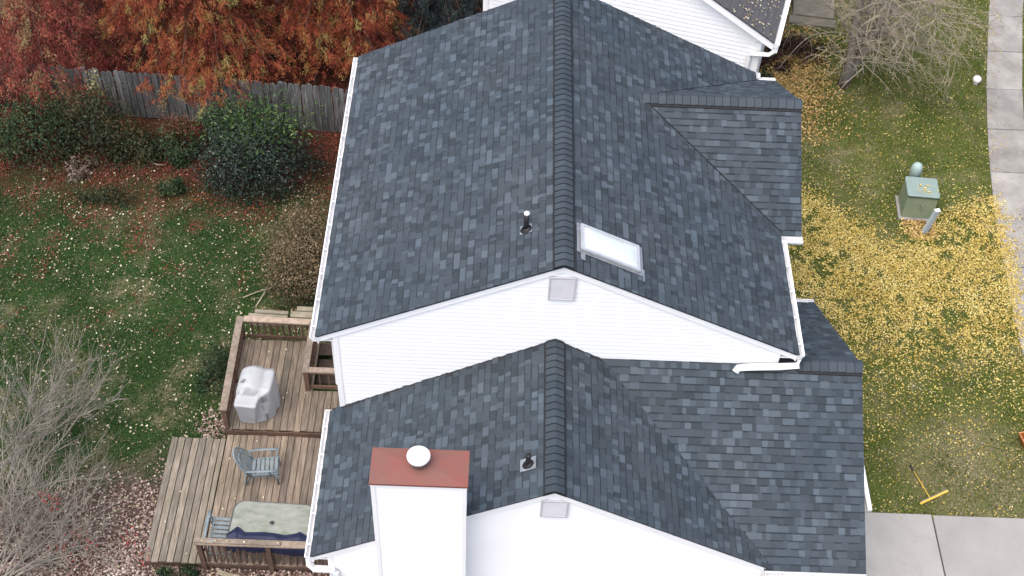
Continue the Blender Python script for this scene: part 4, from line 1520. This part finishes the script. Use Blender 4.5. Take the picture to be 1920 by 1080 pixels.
shrub('evergreen_shrub', 'big rounded dark evergreen shrub with bright green shoots on top by the fence', (-6.95, 8.7, 0), (1.42, 1.1), 1.75, 11000, .07, 'leaf_dark', seed=1, tops=('leaf_bright', 1500, (.05, .25, 1.45, .55)))
shrub('leafy_shrub', 'mid green leafy shrub against the fence left of the evergreen', (-7.75, 9.7, 0), (.75, .5), 1.5, 2600, .075, 'leaf_green', seed=2)
shrub('leafy_shrub', 'tall olive and rust leafy shrub in front of the fence pickets', (-11.15, 9.5, 0), (1.2, .85), 1.6, 6500, .065, 'leaf_mixed', seed=3)
shrub('leafy_shrub', 'dark green leafy shrub at the left edge below the red branches', (-12.5, 9.4, 0), (1.1, .95), 1.5, 6000, .07, 'leaf_green', seed=4)
shrub('leafy_shrub', 'very dark shrub in the far left corner under the red tree', (-13.9, 10.0, 0), (.95, .8), 1.3, 3200, .07, 'leaf_dark', seed=5)
shrub('leafy_shrub', 'low brownish green shrub along the middle of the back bed', (-10.1, 9.3, 0), (.75, .5), .75, 2400, .065, 'leaf_mixed', seed=6)
shrub('leafy_shrub', 'rust topped mounded shrub between fence and evergreen shrub', (-9.05, 9.35, 0), (.58, .48), .85, 2200, .065, 'leaf_green', seed=7, tops=('leaf_rust', 520, (.0, .12, .9, .2)))
shrub('leafy_shrub', 'small bright green mounded shrub on the lawn edge', (-9.0, 8.05, 0), (.36, .3), .42, 1100, .055, 'leaf_green', seed=8)
shrub('leafy_shrub', 'dark low shrub lying in the red needles on the lawn', (-10.55, 7.65, 0), (.75, .35), .35, 1300, .06, 'leaf_mixed', seed=9)
shrub('yellow_sapling', 'pale yellow leaved sapling standing above the shrubs by the fence', (-11.0, 9.95, 0), (.26, .22), 1.85, 260, .075, 'leaf_yellow', cat='sapling', seed=10)
shrub('dried_plant', 'withered brown plant with curled leaves in the back bed', (-11.25, 8.55, 0), (.42, .3), .5, 420, .11, 'leaf_dry', cat='plant', seed=11, aspect=.35)
shrub('brown_shrub', 'large olive brown shrub close to the house by the left gutter', (-5.5, 5.75, 0), (.92, 1.15), 1.55, 15000, .05, 'leaf_olive', seed=12)
shrub('leafy_shrub', 'low dark shrub behind the timber steps', (-5.5, 4.75, 0), (.75, .35), .5, 1700, .055, 'leaf_mixed', seed=13)
shrub('leafy_shrub', 'green shrub on the lawn against the outside of the deck railing', (-6.98, 2.45, 0), (.36, .7), .62, 2000, .055, 'leaf_green', seed=14)
shrub('burgundy_shrub', 'dark burgundy leaved shrub beside the neighbouring house', (6.75, 14.2, 0), (.85, .5), .5, 1900, .075, 'leaf_burgundy', seed=15)
shrub('burgundy_shrub', 'smaller dark burgundy shrub at the corner of the neighbouring house', (6.1, 13.65, 0), (.5, .35), .4, 700, .07, 'leaf_burgundy', seed=16)
shrub('leafy_shrub', 'small green shrub beside the gutter at the far right roof corner', (5.75, 12.9, 0), (.3, .3), .4, 600, .06, 'leaf_green', seed=17)
shrub('leafy_shrub', 'green weeds below the near corner of the low deck', (-6.9, -2.25, 0), (.4, .18), .28, 800, .06, 'leaf_green', seed=18)
shrub('leafy_shrub', 'dark weeds below the rail at the bottom of the deck', (-5.2, -2.45, 0), (.8, .2), .18, 700, .06, 'leaf_mixed', seed=19)


def conifer(name, label, loc, hgt, rad, nb, mat, seed, droop=.5, spray=.26, per=80, z0=.9, width=.18, aim=None, tips=.18):
    """whorled branches carrying hanging feathery sprays"""
    r = np.random.default_rng(seed)
    t = thing(name, label, 'tree', loc, 0, 'conifers behind the fence')
    tk = MB()
    tk.tube([(0, 0, -.1), (.03, 0, hgt * .35), (0, .04, hgt * .7), (0, 0, hgt)], [.26, .19, .1, .02], 10)
    tk.build('trunk', 'conifer_bark', t)
    bm_ = MB()
    P, A, S, T = [], [], [], []
    for b in range(nb):
        f = (b + r.random()) / nb
        z = z0 + (hgt - z0) * f ** 1.25
        L = rad * (1 - ((z - z0) / (hgt - z0)) ** .85) * r.uniform(.78, 1.12) + .25
        a = r.uniform(0, 2 * math.pi)
        if aim is not None and r.random() < .45:
            a = aim + r.normal(0, .8)
        dx, dy = math.cos(a), math.sin(a)
        pts = []
        lift = r.uniform(.05, .35)
        for k_ in range(7):
            s = k_ / 6
            pts.append((dx * L * s, dy * L * s, z + lift * L * s - droop * L * s * s))
        bm_.tube(pts, [.022 * (1 - .8 * k_ / 6) + .003 for k_ in range(7)], 4, False)
        pa = np.array(pts)
        side = np.array([-dy, dx, 0])
        nn = int(per * L / rad) + 5
        s = r.uniform(.15, 1.0, nn) ** .7
        base = np.stack([np.interp(s, np.linspace(0, 1, 7), pa[:, i]) for i in range(3)], 1)
        lat = r.normal(0, 1, nn) * width * L * (1.2 - s * .65)
        base = base + side * lat[:, None] + np.stack([np.zeros(nn), np.zeros(nn), -np.abs(lat) * .45 + r.normal(0, .05, nn)], 1)
        tone = np.where(r.random(nn) < tips * (.4 + s), r.uniform(.8, 1.0, nn), r.beta(2, 3, nn) * .7)
        ax = np.stack([dx * .6 + side[0] * np.sign(lat) * .45 + r.normal(0, .2, nn), dy * .6 + side[1] * np.sign(lat) * .45 + r.normal(0, .2, nn), -.8 + r.normal(0, .25, nn)], 1)
        ax = unit(ax)
        q = 60
        u = r.uniform(0, 1, (nn, q, 1))
        sz = (spray * r.uniform(.7, 1.3, (nn, 1, 1)))
        Pn = base[:, None] + ax[:, None] * sz * u + r.normal(0, .05, (nn, q, 3)) * (.35 + .9 * u) * (spray / .3)
        An = ax[:, None] + r.normal(0, .5, (nn, q, 3))
        P.append(Pn.reshape(-1, 3))
        A.append(An.reshape(-1, 3))
        S.append((np.ones((nn, q)) * .082 * r.uniform(.6, 1.3, (nn, q))).ravel())
        T.append(np.clip(tone[:, None] + r.normal(0, .1, (nn, q)) + .1 * u[..., 0], 0, 1).ravel())
    bm_.build('branches', 'conifer_bark', t)['kind'] = 'stuff'
    P, A, S, T = np.concatenate(P), unit(np.concatenate(A)), np.concatenate(S), np.concatenate(T)
    keep = P[:, 2] > .15
    leaves('crown', P[keep], A[keep], S[keep], .17, mat, t, T[keep])['kind'] = 'stuff'
    return t


AIM = R(-80)
conifer('redwood_tree', 'crimson red conifer with long drooping sprays at the upper left corner', (-12.9, 12.7, 0), 9.5, 3.45, 170, 'needle_crimson', 21, .55, .46, 26, 1.3, .15, AIM, .12)
conifer('redwood_tree', 'rust orange conifer with yellow-green tips overhanging the middle of the fence', (-8.7, 13.1, 0), 10.0, 3.1, 190, 'needle_red', 22, .48, .30, 32, 1.7, .18, AIM, .13)
conifer('redwood_tree', 'smaller orange red conifer reaching toward the roof corner', (-5.7, 14.1, 0), 8.5, 2.5, 150, 'needle_red', 23, .46, .30, 28, 1.65, .18, AIM, .15)
conifer('dark_conifer', 'dark blue-green drooping conifer beyond the roof beside the neighbouring house', (-3.0, 14.3, 0), 8.0, 1.75, 110, 'needle_dark', 24, .55, .34, 22, 1.5, .18, AIM, .1)

# ---------------------------------------------------------------- grass and fallen leaves
def blocked(x, y):
    b = (x > -3.95) & (x < 3.95) & (y > -3.1) & (y < 7.5)
    b |= (x > 3.9) & (x < 5.2) & (y > -3) & (y < 3.1)
    b |= (x > 3.9) & (x < 4.45) & (y > 3.1) & (y < 7.3)
    b |= (x > -7.6) & (x < -3.9) & (y > -2.03) & (y < .93)
    b |= (x > -6.5) & (x < -3.9) & (y > .9) & (y < 3.32)
    return b


def on_walk(x, y):
    xs = np.interp(y, SWY, SWX)
    return (x > xs - .0) & (x < xs + .99) & (y > .1)


def on_drive(x, y):
    return (x > 5.0) & (y < -.27 - .06 * value_noise(x, y, .08, 77)) | ((x > 5) & (x < 6.5) & (y < 1.2) & (y > -.3))


def scatter(n, x0, x1, y0, y1, dens, seed):
    r = np.random.default_rng(seed)
    x, y = r.uniform(x0, x1, n), r.uniform(y0, y1, n)
    d = dens(x, y)
    k_ = (r.random(n) < d) & ~blocked(x, y)
    return x[k_], y[k_], r


def grass(name, n, x0, x1, y0, y1, dens, seed, mat, h, label):
    x, y, r = scatter(n, x0, x1, y0, y1, dens, seed)
    k_ = ~on_walk(x, y) & ~on_drive(x, y)
    x, y = x[k_], y[k_]
    m = len(x)
    a = r.uniform(0, 2 * math.pi, m)
    hh = h * r.uniform(.5, 1.3, m)
    lean = r.normal(0, .6, (m, 2))
    b = np.stack([x, y, np.zeros(m)], 1)
    w_ = np.stack([np.cos(a), np.sin(a), np.zeros(m)], 1) * .0085
    tip = b + np.stack([lean[:, 0] * hh, lean[:, 1] * hh, hh], 1)
    V = np.stack([b - w_, b + w_, tip], 1).reshape(-1, 3)
    F = np.arange(m * 3).reshape(-1, 3)
    o = quads_mesh(name, V, F, mat, None, np.clip(r.random(m) * .7 + .3 * value_noise(x, y, .6, seed + 1), 0, 1))
    return kind(o, 'stuff', label)


def back_d(x, y):
    d = np.clip((9.4 - y) / 1.8, 0, 1) * np.clip((y + .2 + .25 * (x + 9)) / 1.5, .05, 1)
    return d * (.35 + .65 * value_noise(x, y, .8, 3))


grass('grass', 330000, -16, -4, -4, 10.3, back_d, 31, 'grass_back', .06, 'short dark green grass of the back yard')
grass('grass', 380000, 4.3, 15, -.4, 19, lambda x, y: .3 + .7 * value_noise(x, y, .7, 5), 32, 'grass_front', .06, 'short yellowish green grass of the front yard')


def fallen(name, n, x0, x1, y0, y1, dens, seed, mat, size, label, zfun=None, aspect=.75):
    x, y, r = scatter(n, x0, x1, y0, y1, dens, seed)
    m = len(x)
    z = np.where(on_walk(x, y), .045, np.where(on_drive(x, y), .06, r.uniform(.015, .05, m)))
    P = np.stack([x, y, z], 1)
    N = np.stack([r.normal(0, .35, m), r.normal(0, .35, m), np.ones(m)], 1)
    A = np.cross(N, r.normal(size=(m, 3)))
    o = leaves(name, P, A, size * r.uniform(.6, 1.35, m), aspect, mat, None, r.random(m), N=N, fold=r.uniform(-.1, .5, (m, 1)))
    return kind(o, 'stuff', label)


def gold_base(x, y):
    core = 1 / (1 + np.exp(-(y - 3.6) / .45)) / (1 + np.exp((y - (8.1 + .7 * np.sin(x * 1.3))) / .16))
    box = np.exp(-(((x - 8.9) / .7) ** 2 + ((y - 8.7) / .75) ** 2))
    return core * np.clip((x - 4.9) / .6, 0, 1) * (1 - .8 * box) * np.clip(.4 + .6 * (y - 3.4) / 3.0, .35, 1)


def walk_f(x, y, d):
    e = (x - np.interp(y, SWY, SWX))
    d = np.where(on_walk(x, y), d * np.clip(1.25 - e / .38, .07, 1), d)
    return np.where(on_drive(x, y), d * .04, d)


def gold_d(x, y):
    n = value_noise(x, y, .16, 18) * .6 + value_noise(x, y, .6, 8) * .4
    return walk_f(x, y, gold_base(x, y) * np.clip((n - .23) * 3.4, .08, 1))


def sparse_d(x, y):
    n = value_noise(x, y, .3, 28) * .5 + value_noise(x, y, .9, 29) * .5
    d = .12 + .5 * np.clip(n - .35, 0, 1) + .6 * np.exp(-((y - 2.8) / 1.3) ** 2) * n
    return walk_f(x, y, d * (1 - .6 * gold_base(x, y)))


fallen('fallen_leaves', 165000, 4.4, 13.2, 1.5, 9.8, gold_d, 41, 'fallen_gold', .043, 'thick golden yellow fallen leaves across the middle of the front lawn')
fallen('fallen_leaves', 62000, 4.4, 14, -.6, 18, sparse_d, 40, 'fallen_gold', .038, 'thinly scattered yellow fallen leaves on the front lawn and sidewalk')
fallen('fallen_leaves', 60000, 4.6, 8.6, 10.5, 17.5, lambda x, y: np.exp(-(((x - 6.0) / 1.1) ** 2 + ((y - 13.4) / 1.9) ** 2)), 42, 'fallen_amber', .06, 'amber fallen leaves beside the neighbouring house')
fallen('fallen_leaves', 5200, 8.6, 9.4, 7.3, 8.9, lambda x, y: .28 * (np.hypot(x - 9.0, y - 8.05) < .68), 43, 'fallen_amber', .06, 'amber fallen leaves around the transformer box')


def pale_d(x, y):
    return (.10 + .35 * value_noise(x, y, .9, 12) ** 2) * np.clip((9.3 - y) / 2.0, 0, 1)


fallen('fallen_leaves', 26000, -16, -4, -3, 9.6, pale_d, 44, 'fallen_pale', .05, 'scattered pale fallen leaves over the dark back lawn')


def tan_d(x, y):
    base = np.clip((.55 - y + .35 * (x + 7.6)) / 1.6, 0, 1) * (.35 + .65 * value_noise(x, y, .7, 14))
    nook = np.exp(-(((x + 6.75) / .32) ** 2 + ((y - 1.15) / .4) ** 2)) * 1.0
    return np.clip(base + nook, 0, 1)


fallen('fallen_leaves', 165000, -15, 4.5, -5.2, 2.4, tan_d, 45, 'fallen_tan', .052, 'thick tan and brown leaf litter beside the low deck')


def red_d(x, y):
    n1 = value_noise(x, y, .45, 16)
    d = np.clip((y - 5.2) / 3.2, 0, 1) * np.clip(n1 * 2.2 - .55, 0, 1) + .6 * np.clip(n1 * 3 - 1.95, 0, 1) * np.clip((y - 2.5) / 2, 0, 1)
    return np.clip(d, 0, 1)


fallen('fallen_leaves', 26000, -16, -4, -2, 9.6, lambda x, y: .2 + .7 * value_noise(x, y, .5, 61), 51, 'fallen_tan', .026, 'fine brown leaf bits in the back lawn')
fallen('fallen_leaves', 40000, 4.4, 14, -.3, 18, lambda x, y: walk_f(x, y, .2 + .7 * value_noise(x, y, .5, 62)), 52, 'fallen_tan', .026, 'fine brown leaf bits in the front lawn')
fallen('fallen_needles', 90000, -16, -4.2, 2.6, 15, red_d, 46, 'fallen_red', .06, 'rust red fallen needles in drifts on the back lawn and under the trees', aspect=.3)

# leaves resting on the neighbour's roof, the deck and the transformer lid
r = np.random.default_rng(50)
n = 420
lu_, lv_ = -np.abs(r.normal(0, .9, n)), r.uniform(.0, 6.0, n)
rot = Matrix.Rotation(R(-15), 3, 'Z')
P = np.array([tuple(rot @ Vector((a, b, nz(a) + .03)) + Vector((4.97, 9.54, 0))) for a, b in zip(lu_, lv_) if a > -3])
N = np.tile(np.array([[.5, 0, .9]]), (len(P), 1)) + r.normal(0, .2, (len(P), 3))
kind(leaves('fallen_leaves', P, np.cross(N, r.normal(size=P.shape)), .07, .75, 'fallen_pale', None, r.random(len(P)), N=N), 'stuff', "pale fallen leaves on the neighbouring house's roof")
pts = [(r.uniform(-7.5, -4.4), r.uniform(-1.9, 3.2)) for _ in range(46)]
P = np.array([(x, y, (DZ1 if y > .97 else DZ2 if x > -6.46 else DZ3) + .012) for x, y in pts if not (y > .9 and x < -6.4) and not (y > 2 and x > -5)] + [(r.uniform(-6.4, -4.9), -2.04, 1.07) for _ in range(6)])
N = np.tile(np.array([[0, 0, 1.]]), (len(P), 1)) + r.normal(0, .25, (len(P), 3))
kind(leaves('fallen_leaves', P, np.cross(N, r.normal(size=P.shape)), .055, .7, 'fallen_pale', None, r.random(len(P)), N=N), 'stuff', 'few pale fallen leaves lying on the deck boards')
P = np.array([(9.05 + r.normal(0, .1), 8.32 + r.normal(0, .09), .765) for _ in range(26)])
N = np.tile(np.array([[0, 0, 1.]]), (len(P), 1)) + r.normal(0, .2, (len(P), 3))
kind(leaves('fallen_leaves', P, np.cross(N, r.normal(size=P.shape)), .055, .7, 'fallen_gold', None, r.random(len(P)), N=N), 'stuff', 'small pile of golden leaves on the transformer lid')
